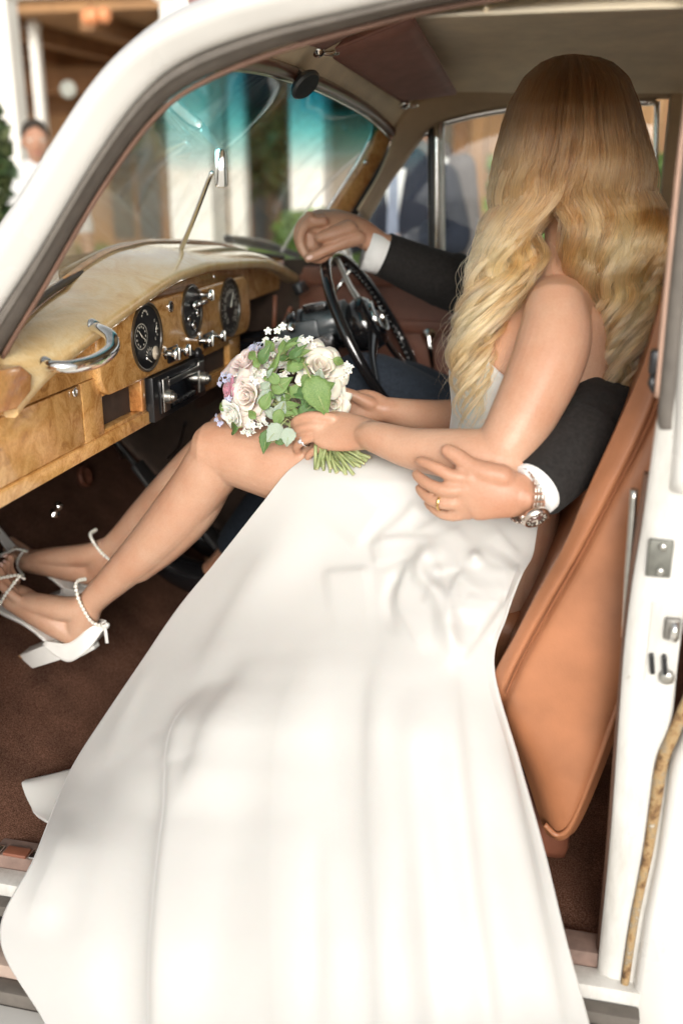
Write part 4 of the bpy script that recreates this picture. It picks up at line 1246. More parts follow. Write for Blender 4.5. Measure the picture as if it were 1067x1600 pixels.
# legs
wchain(g, [(-.15, .40, .70, .095), (-.30, .395, .745, .088), (-.45, .40, .79, .078)])
chain(g, [(520, 745, .40, .082), (460, 728, .40, .074), (410, 716, .405, .067), (368, 706, .41, .062), (346, 704, .41, .058)])
chain(g, [(352, 702, .41, .056), (338, 722, .412, .0555), (312, 760, .418, .0530), (275, 808, .43, .0515), (225, 862, .44, .043), (180, 905, .45, .034), (150, 934, .455, .0285), (138, 950, .458, .027)])
chain(g, [(330, 745, .425, .045), (300, 795, .435, .0485), (262, 842, .445, .042), (215, 885, .45, .034)])      # calf muscle
wchain(g, [(-.15, .54, .70, .095), (-.35, .55, .75, .085), (-.55, .57, .80, .066), (-.66, .59, .815, .057)])
kR = np.array([-.665, .60, .81]); aR = H(178, 852, .64)
wchain(g, [(*kR, .055), (*(kR * .7 + aR * .3), .053), (*(kR * .35 + aR * .65), .042), (*(kR * .1 + aR * .9), .030), (*aR, .027)])
# feet
def foot(g, A, heel, mid, ball, toe, side, toes):
    chain(g, [(*A, .027), ((A[0] + heel[0]) / 2, (A[1] + heel[1]) / 2, (A[2] + heel[2]) / 2, .030), (*heel, .026)])
    chain(g, [(*heel, .027, .027), (*mid, .033, .030), (*ball, .041, .025)], up=side)
    chain(g, [(*A, .026, .026), ((A[0] * .5 + mid[0] * .5), (A[1] * .62 + mid[1] * .38), A[2], .030, .026), ((mid[0] + ball[0]) / 2 - 4, (mid[1] + ball[1]) / 2 - 10, mid[2], .030, .02), (*ball, .034, .016)], up=side)
    for t in toes: chain(g, t, ns=16, n=12)


foot(g, (142, 942, .456), (120, 992, .458), (80, 968, .46), (28, 935, .47), None, (0.35, 0.0, 1),
     [[(26, 935, .44, .011), (4, 916, .440, .0098), (-10, 898, .445, .0085)], [(22, 926, .455, .0105), (8, 905, .455, .0092), (0, 890, .46, .008)],
      [(20, 920, .475, .0105), (6, 898, .475, .0092), (6, 884, .48, .008)], [(22, 914, .495, .011), (10, 894, .497, .0098), (12, 880, .50, .0085)], [(24, 908, .515, .0125), (14, 888, .518, .0115), (16, 872, .522, .0095)]])
foot(g, (172, 856, .645), (150, 898, .65), (98, 885, .655), (50, 876, .665), None, (0.35, 0.0, 1),
     [[(48, 882, .64, .011), (26, 872, .640, .0098), (10, 866, .645, .0085)], [(46, 878, .655, .0105), (24, 866, .655, .0092), (10, 858, .66, .008)],
      [(46, 874, .67, .0105), (24, 860, .67, .0092), (12, 852, .675, .008)], [(46, 870, .685, .011), (26, 856, .687, .0098), (16, 848, .69, .0085)], [(48, 866, .705, .0125), (28, 852, .71, .0115), (18, 844, .712, .0095)]])
body = g.build('body', M['skin'], bride)
fuse(body, 0.0027, 9)
face_parts(qh, (-.35, .93, 0), bride, iris)


def nail(p, r_, nrm, ax, par):
    k = Geo(); k.ball((0, 0, 0), 1, 12)
    n_ = unit(nrm); a_ = unit(np.asarray(ax) - n_ * np.dot(ax, n_)); b_ = np.cross(n_, a_)
    V = k.verts() * np.array([r_ * 1.35, r_ * .85, r_ * .28])
    q = Geo(); q.add(V @ np.stack([a_, b_, n_]) + p, k.F); q.build('nail', M['nail'], par)


camdir = lambda p: unit(CAM - p)
for p, t in [((9, 870, .520), (3, -6)), ((8, 880, .497), (-1, -6)), ((3, 884, .477), (-2, -6)), ((17, 845, .708), (-5, -5)), ((12, 849, .688), (-5, -4)), ((8, 854, .672), (-5, -4))]:
    P = H(*p); ax = H(p[0] + t[0], p[1] + t[1], p[2]) - P; nail(P + camdir(P) * 0.006 + np.array([0, 0, .003]), 0.0045, camdir(P) + np.array([0, 0, .8]), ax, bride)
P = H(533, 610, .552); nail(P + camdir(P) * .004, 0.0048, camdir(P) + np.array([0, 0, .6]), np.array([-1, 0, .3]), bride)

# ---- bodice and skirt
dress = empty('gown', (-0.1, 0.3, 0.6), parent=bride, label='white satin strapless gown')
na = 90
aa = np.linspace(0, 2 * np.pi, na, endpoint=False)
def ztop(a):
    f = (1 - math.cos(a)) / 2
    return 0.905 + 0.165 * f ** 0.75 - 0.012 * math.exp(-((a - math.pi) / 0.25) ** 2)
rows = []
for t in np.linspace(0, 1, 34):
    r_ = []
    for a in aa:
        z = 0.80 + (ztop(a) - 0.80) * t
        c_, rx, ry = torso(z)
        k_ = 0.006 + 0.0015 * math.sin(9 * a + 20 * z) * (1 - t) + 0.003 * math.exp(-((z - 0.845) / 0.006) ** 2)
        ca, sa = math.cos(a), math.sin(a)
        pw = 2 / 2.15
        x_ = math.copysign(abs(ca) ** pw, ca); y_ = math.copysign(abs(sa) ** pw, sa)
        r_.append(c_ + np.array([x_ * (rx + k_), y_ * (ry + k_), 0]))
    rows.append(r_)
RB = np.array(rows)
INN = RB[::-1].copy()
for t in range(34):
    c_ = INN[t].mean(0); INN[t] = c_ + (INN[t] - c_) * 0.985
V = np.concatenate([RB.reshape(-1, 3), INN.reshape(-1, 3)])
g = Geo(); g.add(V, ring_faces(68, na, False)); g.build('bodice', M['satin'], dress)

SK = [
    [(500, 664, .45), (540, 660, .46), (610, 668, .47), (690, 672, .48), (760, 690, .46), (815, 715, .45), (852, 750, .44)],
    [(482, 708, .345), (530, 706, .342), (600, 710, .34), (685, 718, .34), (752, 745, .35), (808, 768, .36), (848, 790, .37)],
    [(446, 740, .312), (510, 742, .300), (590, 747, .295), (680, 754, .30), (750, 787, .30), (802, 806, .30), (840, 822, .31)],
    [(404, 793, .312), (470, 787, .292), (550, 797, .282), (640, 813, .275), (720, 829, .268), (780, 846, .265), (832, 868, .275)],
    [(335, 880, .355), (420, 868, .288), (510, 875, .265), (600, 885, .24), (690, 888, .225), (760, 896, .225), (815, 900, .235)],
    [(274, 955, .36), (380, 958, .27), (480, 960, .215), (580, 962, .19), (670, 962, .175), (740, 960, .18), (792, 962, .195)],
    [(205, 1058, .31), (330, 1058, .205), (440, 1058, .145), (550, 1058, .12), (650, 1058, .11), (720, 1055, .12), (772, 1045, .14)],
    [(112, 1200, .20), (260, 1190, .11), (390, 1190, .07), (520, 1190, .05), (640, 1190, .04), (740, 1190, .045), (812, 1195, .075)],
    [(56, 1335, -.015), (210, 1330, -.02), (350, 1330, -.03), (500, 1330, -.04), (640, 1330, -.04), (760, 1330, -.03), (850, 1330, .01)],
    [(0, 1462, -.115), (180, 1460, -.115), (330, 1460, -.115), (490, 1460, -.115), (640, 1460, -.11), (780, 1460, -.10), (884, 1470, -.065)],
    [(72, 1602, -.20), (220, 1600, -.19), (360, 1600, -.19), (500, 1600, -.19), (650, 1600, -.18), (800, 1600, -.17), (922, 1610, -.14)],
    [(150, 1760, -.285), (270, 1760, -.28), (390, 1760, -.28), (520, 1760, -.28), (660, 1760, -.28), (820, 1760, -.275), (960, 1770, -.27)],
    [(160, 1960, -.36), (270, 1960, -.36), (390, 1960, -.36), (520, 1960, -.36), (660, 1960, -.36), (840, 1960, -.35), (1000, 1970, -.34)]]
SP3 = np.array([[H(*p) for p in r_] for r_ in SK])
NR, NCc = 380, 300
tmp = np.stack([spl(SP3[i], NCc) for i in range(len(SK))])
SG = np.stack([spl(tmp[:, j], NR) for j in range(NCc)], 1)
PX = pix(SG)
du = np.gradient(SG, axis=1); dv = np.gradient(SG, axis=0)
NRM = np.cross(dv, du); NRM /= np.linalg.norm(NRM, axis=2)[..., None] + 1e-12
flip_ = (NRM * (CAM - SG)).sum(2) < 0
NRM[flip_] *= -1


def seg_dist(P, poly):
    """signed distance (positive to the right of the line's direction) and position along it, in photo pixels"""
    best = np.full(P.shape[:2], 1e9); sg = np.zeros(P.shape[:2]); al = np.zeros(P.shape[:2])
    poly = spl(np.array(poly, float), 30); L = len(poly) - 1
    for i in range(L):
        a, b = poly[i], poly[i + 1]; d = b - a; l2 = d @ d + 1e-9
        t_ = ((P - a) @ d) / l2; t = np.clip(t_, 0, 1)
        v = P - (a + t[..., None] * d); dist = np.hypot(v[..., 0], v[..., 1])
        m = dist < best
        best[m] = dist[m]; sg[m] = np.sign(d[0] * v[..., 1] - d[1] * v[..., 0])[m]; al[m] = (i + t)[m] / L
    return best, sg, al


D_ = np.zeros((NR, NCc))
def ridge(poly, w, amp, fade=0.25):
    d, s_, al = seg_dist(PX, poly)
    e = np.clip(np.minimum(al, 1 - al) / fade, 0, 1); e = e * e * (3 - 2 * e)
    global D_
    D_ = D_ + amp * np.exp(-(d / w) ** 2) * (0.15 + 0.85 * e if fade < 0.2 else e)


def step(poly, w, amp, decay, fade=0.2):
    """a fold that jumps up across the line and eases back down on its right-hand side (photo left-hand = negative)"""
    d, s_, al = seg_dist(PX, poly)
    e = np.clip(np.minimum(al, 1 - al) / fade, 0, 1); e = e * e * (3 - 2 * e)
    sd = d * s_
    global D_
    D_ = D_ + amp * (1 / (1 + np.exp(-sd / w))) * np.exp(-np.maximum(sd, 0) / decay) * e


def fold(poly, side, w, amp, decay, fade=0.2):
    """a lapped fold: cloth on one side of the line (L, R, U or D in the photo) stands proud and eases back"""
    d, s_, al = seg_dist(PX, poly)
    q = spl(np.array(poly, float), 9); t_ = q[5] - q[3]; o_ = {'L': (-1, 0), 'R': (1, 0), 'U': (0, -1), 'D': (0, 1)}[side]
    if t_[0] * o_[1] - t_[1] * o_[0] < 0: s_ = -s_
    e = np.clip(np.minimum(al, 1 - al) / fade, 0, 1); e = e * e * (3 - 2 * e)
    sd = d * s_
    global D_
    D_ = D_ + amp * (1 / (1 + np.exp(-np.clip(sd / w, -30, 30)))) * np.exp(-np.maximum(sd, 0) / decay) * e


def dome(x, y, r, amp):
    global D_
    D_ = D_ + amp * np.exp(-((PX[..., 0] - x) ** 2 + (PX[..., 1] - y) ** 2) / r ** 2)


def hang(poly, side, w, amp, decay, fade=0.2):
    """the same lapped fold for lines that run down the skirt"""
    q = spl(np.array(poly, float), 60); y = PX[..., 1]
    xl = np.interp(y, q[:, 1], q[:, 0]); L = q[-1, 1] - q[0, 1]
    f = (y - q[0, 1]) / L; e = np.clip(np.minimum(f, 1.0 - f if poly[-1][1] < 1700 else 1.0) / fade, 0, 1); e = e * e * (3 - 2 * e)
    sd = (PX[..., 0] - xl) * (1 if side == 'R' else -1) * 0.96
    global D_
    D_ = D_ + amp * (1 / (1 + np.exp(-np.clip(sd / w, -30, 30)))) * np.exp(-np.maximum(sd, 0) / decay) * e


# long hanging folds of the heavy satin
hang([(330, 1060), (285, 1130), (264, 1250), (246, 1437), (240, 1600), (240, 1950)], 'R', 7, 0.034, 150, 0.10)
ridge([(250, 1200), (215, 1330), (195, 1470), (190, 1620), (200, 1900)], 42, -0.016, 0.15)
hang([(395, 1010), (352, 1105), (322, 1194), (278, 1290)], 'R', 9, 0.018, 110, 0.3)
hang([(520, 940), (470, 1040), (440, 1180), (430, 1400), (440, 1700), (450, 1950)], 'R', 14, 0.012, 90, 0.2)
hang([(600, 950), (585, 1080), (580, 1260), (590, 1500), (600, 1950)], 'R', 8, 0.012, 70, 0.2)
hang([(712, 1000), (714, 1080), (728, 1220), (748, 1400), (775, 1600), (800, 1950)], 'L', 6, 0.014, 80, 0.18)
hang([(770, 1060), (790, 1180), (825, 1340), (858, 1500), (880, 1620), (930, 1950)], 'L', 6, 0.012, 50, 0.2)
ridge([(655, 1060), (650, 1200), (668, 1400), (690, 1650), (710, 1950)], 30, 0.010, 0.2)
ridge([(110, 1260), (90, 1330), (70, 1400), (60, 1470)], 30, 0.008, 0.3)
hang([(240, 1010), (215, 1080), (190, 1150), (150, 1230)], 'L', 8, 0.008, 40, 0.3)
fold([(228, 1150), (250, 1185), (262, 1215)], 'U', 5, 0.006, 40, 0.35)
hang([(430, 830), (380, 920), (330, 1010), (300, 1080)], 'R', 10, 0.010, 70, 0.3)
# where the skirt is gathered under his hand
fold([(612, 783), (582, 822), (551, 861)], 'L', 3.2, 0.0054, 45, 0.25)
fold([(655, 772), (622, 812), (575, 848)], 'R', 3.2, 0.0047, 35, 0.25)
fold([(576, 842), (630, 839), (692, 843)], 'D', 3.2, 0.0058, 30, 0.25)
fold([(498, 895), (545, 890), (585, 887)], 'D', 3.2, 0.0061, 60, 0.25)
fold([(578, 842), (584, 865), (590, 890)], 'R', 3.2, 0.0047, 26, 0.3)
ridge([(700, 846), (668, 872), (662, 900), (686, 930), (702, 985), (709, 1060)], 15, 0.0125, 0.2)
fold([(660, 862), (630, 900), (621, 942), (642, 990), (668, 1030)], 'R', 3.2, 0.0060, 30, 0.22)
ridge([(640, 880), (612, 915), (606, 955), (622, 1000)], 10, -0.0050, 0.3)
fold([(731, 882), (709, 912), (701, 945), (706, 985)], 'R', 3.2, 0.0090, 34, 0.25)
dome(741, 872, 11, 0.0075); dome(682, 893, 9, 0.0045)
fold([(676, 902), (700, 893), (724, 889)], 'U', 3.2, 0.0043, 16, 0.3)
fold([(822, 886), (778, 952), (716, 1042)], 'L', 3.2, 0.0086, 60, 0.14)
ridge([(826, 900), (795, 960), (765, 1010)], 8, 0.0050, 0.25)
fold([(740, 857), (768, 888), (806, 892)], 'D', 3.2, 0.0028, 26, 0.25)
fold([(672, 846), (700, 831), (728, 818)], 'D', 3.2, 0.0025, 26, 0.3)
fold([(770, 815), (792, 846), (818, 870)], 'L', 3.2, 0.0043, 26, 0.3)
fold([(700, 795), (668, 820), (640, 832)], 'D', 3.2, 0.0040, 26, 0.3)
for k in range(9):      # fine drag lines
    x_, y_ = 590 + 200 * RNG.random(), 848 + 120 * RNG.random(); a_ = RNG.uniform(1.1, 2.1); l_ = RNG.uniform(35, 70)
    fold([(x_, y_), (x_ + l_ * .5 * math.cos(a_) + 4, y_ + l_ * .5 * math.sin(a_)), (x_ + l_ * math.cos(a_), y_ + l_ * math.sin(a_))], RNG.choice(['L', 'R']), 3, RNG.uniform(0.002, 0.004), 22, 0.35)
for k in range(14):     # long faint undulation
    x_, y_ = 170 + 620 * RNG.random(), 990 + 260 * RNG.random(); dx = (x_ - 480) * 0.3
    ridge([(x_, y_), (x_ + dx * .5, y_ + 220), (x_ + dx, y_ + 480)], RNG.uniform(18, 40), RNG.uniform(-0.005, 0.005), 0.35)
edge_keep = np.ones((NR, 1)); 
fadeu = np.minimum(np.linspace(0, 1, NCc), np.linspace(1, 0, NCc)) / 0.04
D_ = 1.15 * D_ * np.clip(fadeu, 0.25, 1)[None, :] * np.clip(np.linspace(0, 1, NR) / 0.08, 0, 1)[:, None]
for _ in range(1):
    D_[1:-1, 1:-1] = (D_[1:-1, 1:-1] * 4 + D_[:-2, 1:-1] + D_[2:, 1:-1] + D_[1:-1, :-2] + D_[1:-1, 2:]) / 8
SG2 = SG + NRM * D_[..., None]
# the sides roll back under, so the skirt reads as a full bell of cloth
nb = 10
L_ = []
for t in np.linspace(0, 1, nb)[1:]:
    b_ = SG2[:, 0] + np.array([0.02, 0.10, -0.02]) * math.sin(t * math.pi / 2) + np.array([0.10, 0, 0]) * t * t
    L_.append(b_)
Rr_ = []
for t in np.linspace(0, 1, nb)[1:]:
    b_ = SG2[:, -1] + np.array([0.006, 0.07, -0.02]) * math.sin(t * math.pi / 2) + np.array([-0.12, 0, 0]) * t * t
    Rr_.append(b_)
full = np.concatenate([np.stack(L_[::-1], 1), SG2, np.stack(Rr_, 1)], 1)
g = Geo(); g.grid(full, flip=False)
# corner of the hem lying on the carpet
def onz(px_, py_, z):
    d = FW + RT * (px_ - PW / 2) / F_PX - UP * (py_ - PH / 2) / F_PX
    return CAM + d * (z - CAM[2]) / d[2]
ha = [onz(5, 1224, .225), onz(50, 1216, .235), onz(115, 1200, .238), onz(170, 1180, .23)]
hm = [onz(6, 1226, .221), onz(52, 1241, .224), onz(105, 1240, .222), onz(170, 1240, .23)]
hb = [onz(8, 1229, .216), onz(48, 1266, .210), onz(84, 1288, .213), onz(150, 1300, .215)]
fl = np.stack([spl(np.array([ha[i], ha[i] * .45 + hm[i] * .55 + np.array([0, 0, .006]), hm[i] * .4 + hb[i] * .6, hb[i]]), 16) for i in range(4)], 0)
fl = np.stack([spl(fl[:, j], 16) for j in range(16)], 1)
g.grid(fl, thick=(0, 0, -0.003))
sk = g.build('skirt', M['satin'], dress)
# lap panel under the hands closes the skirt to the bodice
# ---- ring
Pm = np.array([H(*p[:3]) for p in FI['ring']])
rc = Pm[1] * .62 + Pm[2] * .38 ; ra_ = unit(Pm[2] - Pm[1])
wr = empty('engagement_ring', rc, parent=bride)
a = np.linspace(0, 2 * np.pi, 28, endpoint=False); e1 = unit(np.cross(ra_, [0, 0, 1.])); e2 = np.cross(ra_, e1)
g = Geo(); g.tube(rc + 0.0096 * (np.cos(a)[:, None] * e1 + np.sin(a)[:, None] * e2), 0.0012, 8, closed=True, up=ra_); g.build('band', M['chrome'], wr)
top_ = unit(camdir(rc) - ra_ * (camdir(rc) @ ra_) + np.array([-.25, 0, .15]))
g = Geo(); g.ball(rc + top_ * 0.0125, 0.0042, 8); g.build('stone', M['diamond'], wr, smooth=False)
for k in (-2, -1, 1, 2):
    dd = unit(top_ + np.cross(ra_, top_) * 0.42 * k); g = Geo(); g.ball(rc + dd * 0.0102, 0.0017, 6); g.build('stone', M['diamond'], wr, smooth=False)

# ---- shoes
def pearls(path, r_, par, n_):
    P = spl(np.array(path), 200); L = np.concatenate([[0], np.cumsum(np.linalg.norm(np.diff(P, axis=0), axis=1))])
    q = Geo()
    Q = np.stack([np.interp(np.linspace(0, L[-1], n_), L, P[:, i]) for i in range(3)], 1)
    for p in Q: q.ball(p, r_ * RNG.uniform(.88, 1.06), 8)
    q.build('pearl_strand', M['pearl'], par)
    q = Geo(); q.tube(P[::8], 0.0022, 8); q.build('strap', M['silver_shoe'], par)


def shoe(dx, dy, Y0, s, full_heel=True, tag_=True):
    """satin block-heel sandal; coordinates follow the near shoe, shifted for the far one"""
    def q(x, y, Y): return H(dx + x * s + (0 if s == 1 else 0), dy + y * s, Y0 + Y)
    par = empty('heeled_sandal', q(110, 1010, 0), parent=bride)
    # sole: heel seat, arch, ball
    C_ = np.array([q(150, 1005, 0), q(128, 1014, 0), q(100, 1008, 0), q(72, 988, 0), q(40, 966, .004), q(5, 949, .01), q(-18, 926, .016), q(-34, 902, .02)])
    C_ = spl(C_, 40); w_ = np.interp(np.linspace(0, 1, 40), [0, .15, .3, .5, .75, .9, 1], [.010, .024, .025, .016, .015, .014, .008])
    G_ = np.array([[c_ + np.array([0.12 * e * w__, e * w__, 0.0]) for e in np.linspace(-1, 1, 9)] for c_, w__ in zip(C_, w_)])
    k = Geo(); k.grid(G_, thick=(0.003, 0, -0.009)); k.build('sole', M['silver_shoe'], par)
    # heel cup: a shell wrapped round the heel
    rows = []
    base = [q(78, 997, 0), q(100, 1016, 0), q(118, 1024, 0), q(134, 1018, 0), q(150, 1004, 0), q(160, 990, 0), q(167, 976, 0)]
    topp = [q(82, 993, 0), q(98, 996, 0), q(114, 997, 0), q(128, 990, 0), q(142, 978, 0), q(153, 972, 0), q(166, 970, 0)]
    B1, T1 = spl(np.array(base), 20), spl(np.array(topp), 20)
    for e in np.linspace(-1, 1, 17):
        off = 0.031 * math.sin(e * math.pi / 2)
        sh = (1 - abs(e) ** 2.5)
        rows.append([[*(b + (t - b) * f + np.array([0, -off if False else off, 0]) + (np.array([0.012, 0, 0.004]) * (math.cos(e * math.pi / 2) - 1)))] for b, t, f in zip(B1, T1, [0] * 20)])
    near = np.array([[b + (t - b) * f + np.array([0, -0.030 * (1 - 0.15 * f) * math.sin(min(1, (19 - i) / 9) * math.pi / 2), 0]) for i, (b, t) in enumerate(zip(B1, T1))] for f in np.linspace(0, 1, 8)])
    farr = near.copy(); mid_ = (B1[None] + (T1 - B1)[None] * np.linspace(0, 1, 8)[:, None, None]); farr[..., 1] = 2 * mid_[..., 1] - near[..., 1]
    k = Geo(); k.grid(np.concatenate([near, farr[:, ::-1]], 1), thick=None); o = k.build('heel_cup', M['silver_shoe'], par)
    m_ = o.modifiers.new('thickness', 'SOLIDIFY'); m_.thickness = 0.003; m_.offset = 0
    k = Geo(); G_ = np.stack([near[0], farr[0]]); k.grid(G_); k.build('heel_seat', M['silver_shoe'], par)
    # block heel
    A_, B_, C2, D2 = q(82, 1004, -.024), q(103, 1029, -.024), q(45, 1047, -.020), q(31, 1024, -.020)
    k = Geo(); k.prism([A_, B_, C2, D2], (0, 0.046, 0), bev=0.003); k.build('heel', M['silver_shoe'], par, auto=40)
    E_, F_ = q(28, 1025, -.020), q(42, 1049, -.020)
    k = Geo(); k.prism([D2, C2, F_, E_], (0, 0.044, 0)); k.build('heel_tip', pbr('tan_heel_tip', (0.45, 0.25, 0.12), 0.6, 0.1), par, smooth=False)
    return par


s1 = shoe(0, 0, .458, 1)
# ankle strap
def ring_around(c_, ax, r1, r2, e1, a0, a1, n_=30):
    ax = unit(ax); e1 = unit(np.asarray(e1) - ax * np.dot(e1, ax)); e2 = np.cross(ax, e1)
    a = np.linspace(R(a0), R(a1), n_); return c_ + r1 * np.cos(a)[:, None] * e1 + r2 * np.sin(a)[:, None] * e2
def strap_px(pts): return np.array([H(*p) for p in pts])
pearls(strap_px([(133, 905, .475), (122, 908, .452), (119, 918, .432), (124, 938, .424), (133, 956, .424), (143, 971, .428), (155, 977, .440), (164, 976, .456)]), 0.0045, s1, 20)
pearls(strap_px([(-14, 912, .44), (0, 904, .44), (14, 901, .447), (28, 899, .462), (38, 904, .48)]), 0.0043, s1, 13)
pearls(strap_px([(32, 900, .45), (22, 912, .436), (10, 928, .430), (0, 944, .430), (-8, 955, .436)]), 0.0043, s1, 13)
g = Geo(); b_ = H(165, 978, .445)
g.box(b_, (0.014, 0.008, 0.008), bev=0.002); g.box(b_ + np.array([0.001, -0.002, -0.020]), (0.007, 0.002, 0.036), rot=[[1, 0, 0.05], [0, 1, 0], [-.05, 0, 1]], bev=0.0008); g.ball(b_ + np.array([0.006, -.002, .004]), 0.005, 10)
g.build('buckle_bow', M['silver_shoe'], s1)
s2 = shoe(28, -62, .648, .98)
# far shoe: shift is tuned so that the heel sits behind the near shin
pearls(strap_px([(150, 828, .665), (142, 834, .640), (146, 846, .620), (156, 860, .615), (168, 872, .618), (180, 880, .63)]), 0.0045, s2, 17)
pearls(strap_px([(2, 868, .64), (14, 862, .63), (28, 858, .64), (42, 862, .66), (54, 868, .68)]), 0.0043, s2, 13)
pearls(strap_px([(38, 860, .645), (30, 872, .632), (28, 886, .628), (36, 898, .632)]), 0.0043, s2, 10)

# --------------------------------------------------------------- GROOM
groom = empty('person', (-0.02, 1.08, 0.60), 'groom in a black suit with one hand on the steering wheel, hugging the bride', 'person')
g = Geo()
# torso core and head
wchain(g, [(0.0, 1.08, .62, .15, .12), (.03, 1.06, .85, .14, .11), (.05, 1.02, 1.05, .16, .11), (.06, .98, 1.18, .12, .09)], up=(1, 0, 0))
wchain(g, [(.06, .98, 1.18, .065), (.02, .94, 1.25, .056), (-.02, .92, 1.31, .055)])
qg = head(g, np.array([-.035, .90, 1.365]), (-.35, -.93, 0), 0.95)
# right arm to the wheel
wchain(g, [(.02, 1.22, 1.15, .06), (-.12, 1.20, 1.06, .05)])
chain(g, [(850, 470, 1.18, .055), (760, 452, 1.12, .050), (680, 425, 1.07, .042), (610, 392, 1.035, .033), (585, 378, 1.025, .029, .026)])
chain(g, [(590, 380, 1.027, .030, .026), (560, 362, 1.02, .036, .029), (528, 352, 1.012, .043, .030), (500, 348, 1.008, .044, .024)], up=(-.25, -.45, .85))
for i_, (dY, dx, dy, r_) in enumerate([(-.038, 0, 0, .0112), (-.014, -3, -4, .0116), (.010, -3, -4, .0112), (.032, 2, -1, .0100)]):
    chain(g, [(505 + dx, 346 + dy, 1.008 + dY, r_ * 1.12), (480 + dx, 350 + dy, 1.005 + dY, r_ * 1.1), (469 + dx, 372 + dy, 1.004 + dY, r_), (478 + dx, 398 + dy, 1.004 + dY, r_ * .92), (500 + dx, 406 + dy, 1.006 + dY, r_ * .84), (516 + dx, 396, 1.008 + dY, r_ * .76)], ns=30, n=12)
    g.ball(H(487 + dx, 343 + dy, 1.004 + dY), r_ * 1.16, 10)
chain(g, [(540, 362, 1.0, .030), (512, 366, 1.0, .030), (492, 374, 1.0, .024)])
chain(g, [(486, 370, .99, .016), (488, 384, .99, .016)])
chain(g, [(560, 372, .990, .017), (535, 380, .972, .0150), (508, 392, .955, .0125), (490, 401, .950, .0118), (482, 404, .950, .010)], ns=26)
chain(g, [(545, 358, .985, .02), (520, 366, .966, .016), (500, 372, .958, .012)], ns=20)
# left arm round her back
wchain(g, [(.09, .86, 1.17, .06), (.11, .66, 1.02, .05), (.085, .43, .925, .046)])
chain(g, [(925, 665, .34, .044), (880, 720, .25, .042), (842, 762, .19, .034), (818, 774, .165, .031, .026)])
cu = (0.15, -1, 0.2)
chain(g, [(825, 774, .168, .029, .023), (795, 772, .155, .036, .022), (765, 768, .150, .042, .020), (735, 770, .149, .042, .0165), (718, 775, .151, .036, .0135)], up=cu)
GF = {'index': [(735, 748, .148, 0.0110), (705, 743, .146, 0.0101), (680, 730, .152, 0.0094), (662, 722, .163, 0.0085), (655, 720, .170, 0.0076)],
      'middle': [(728, 765, .145, 0.0112), (696, 766, .142, 0.0103), (670, 757, .150, 0.0095), (655, 746, .164, 0.0086), (650, 741, .172, 0.0076)],
      'ring': [(726, 784, .147, 0.0108), (698, 787, .144, 0.0099), (674, 781, .152, 0.0092), (660, 769, .166, 0.0083), (655, 763, .174, 0.0074)],
      'pinky': [(730, 801, .152, 0.0099), (708, 806, .152, 0.0088), (688, 802, .160, 0.0081), (674, 792, .172, 0.0074), (668, 786, .18, 0.0067)]}
for k_, p in GF.items(): chain(g, p, ns=26, n=12)
for p in [(735, 748, .1455), (728, 765, .1435), (726, 784, .145), (731, 801, .150)]: g.ball(H(*p), 0.0112, 14)
chain(g, [(785, 745, .150, .018), (757, 738, .150, .0165), (735, 728, .155, .0135), (714, 713, .162, .0122), (699, 704, .168, .0108)], ns=26)
# legs
wchain(g, [(-.05, 1.0, .66, .08), (-.30, 1.0, .76, .075), (-.50, 1.0, .85, .055), (-.60, 1.0, .70, .045), (-.82, 1.0, .40, .035), (-.92, 1.0, .30, .032)])
wchain(g, [(-.05, 1.18, .66, .08), (-.30, 1.2, .74, .075), (-.48, 1.22, .80, .055), (-.62, 1.22, .64, .045), (-.86, 1.22, .38, .035), (-.95, 1.22, .30, .032)])
gb_ = g.build('body', M['skin_man'], groom); fuse(gb_, 0.0029, 4)
face_parts(qg, (-.35, -.93, 0), groom, iris)
P = H(484, 402, .938); nail(P + camdir(P) * .0015, 0.0062, camdir(P) + np.array([-.1, 0, .4]), H(478, 406, .938) - P, groom)
g = Geo()
k = Geo(); k.ball((0, 0, 0), 1, 24); Vh = k.verts() * np.array([0.095, 0.082, 0.096]) + np.array([-.028, .91, 1.388]); g.add(Vh, k.F); g.build('hair', pbr('short_dark_hair', (0.03, 0.018, 0.01), 0.6, 0.3, 90, bs=0.8, bscale=300), groom)
# jacket: torso and sleeves, one garment
g = Geo()
wchain(g, [(0.01, 1.09, .60, .19, .15), (.035, 1.06, .85, .175, .135), (.055, 1.02, 1.05, .205, .135), (.07, .985, 1.17, .17, .105), (.07, .97, 1.215, .10, .08)], up=(1, 0, 0))
wchain(g, [(.08, .97, 1.17, .09), (.10, .86, 1.18, .085), (.115, .78, 1.13, .075)])
wchain(g, [(.06, 1.05, 1.16, .09), (.03, 1.18, 1.16, .08), (.01, 1.24, 1.13, .075)])
chain(g, [(870, 470, 1.20, .080), (810, 462, 1.16, .078), (750, 452, 1.12, .070), (700, 440, 1.09, .064), (655, 422, 1.063, .052)], ns=40)
wchain(g, [(.105, .84, 1.16, .075), (.125, .64, 1.02, .068), (.10, .43, .925, .062)])
chain(g, [(940, 648, .36, .060), (905, 690, .28, .058), (876, 727, .228, .048)], ns=30)
def hem(pts):
    P = np.array([H(*q[:3]) for q in pts]); r = [q[3] for q in pts]
    P = np.concatenate([P, P[::-1][:1] * 1.0, P[::-1][1:]]); r = r + [r[-1] - .004] + [x - .005 for x in r[::-1][1:]]
    q = Geo(); q.tube(P + np.linspace(0, 1e-5, len(P))[:, None], r, 40, cap=False); return q
jk = g.build('jacket', M['suit'], groom); fuse(jk, 0.006, 4)
hem([(690, 436, 1.085, .0625), (655, 422, 1.063, .0575), (625, 409, 1.047, .053), (604, 400, 1.037, .0505), (598, 397.5, 1.034, .0505)]).build('sleeve_hem', M['suit'], groom)
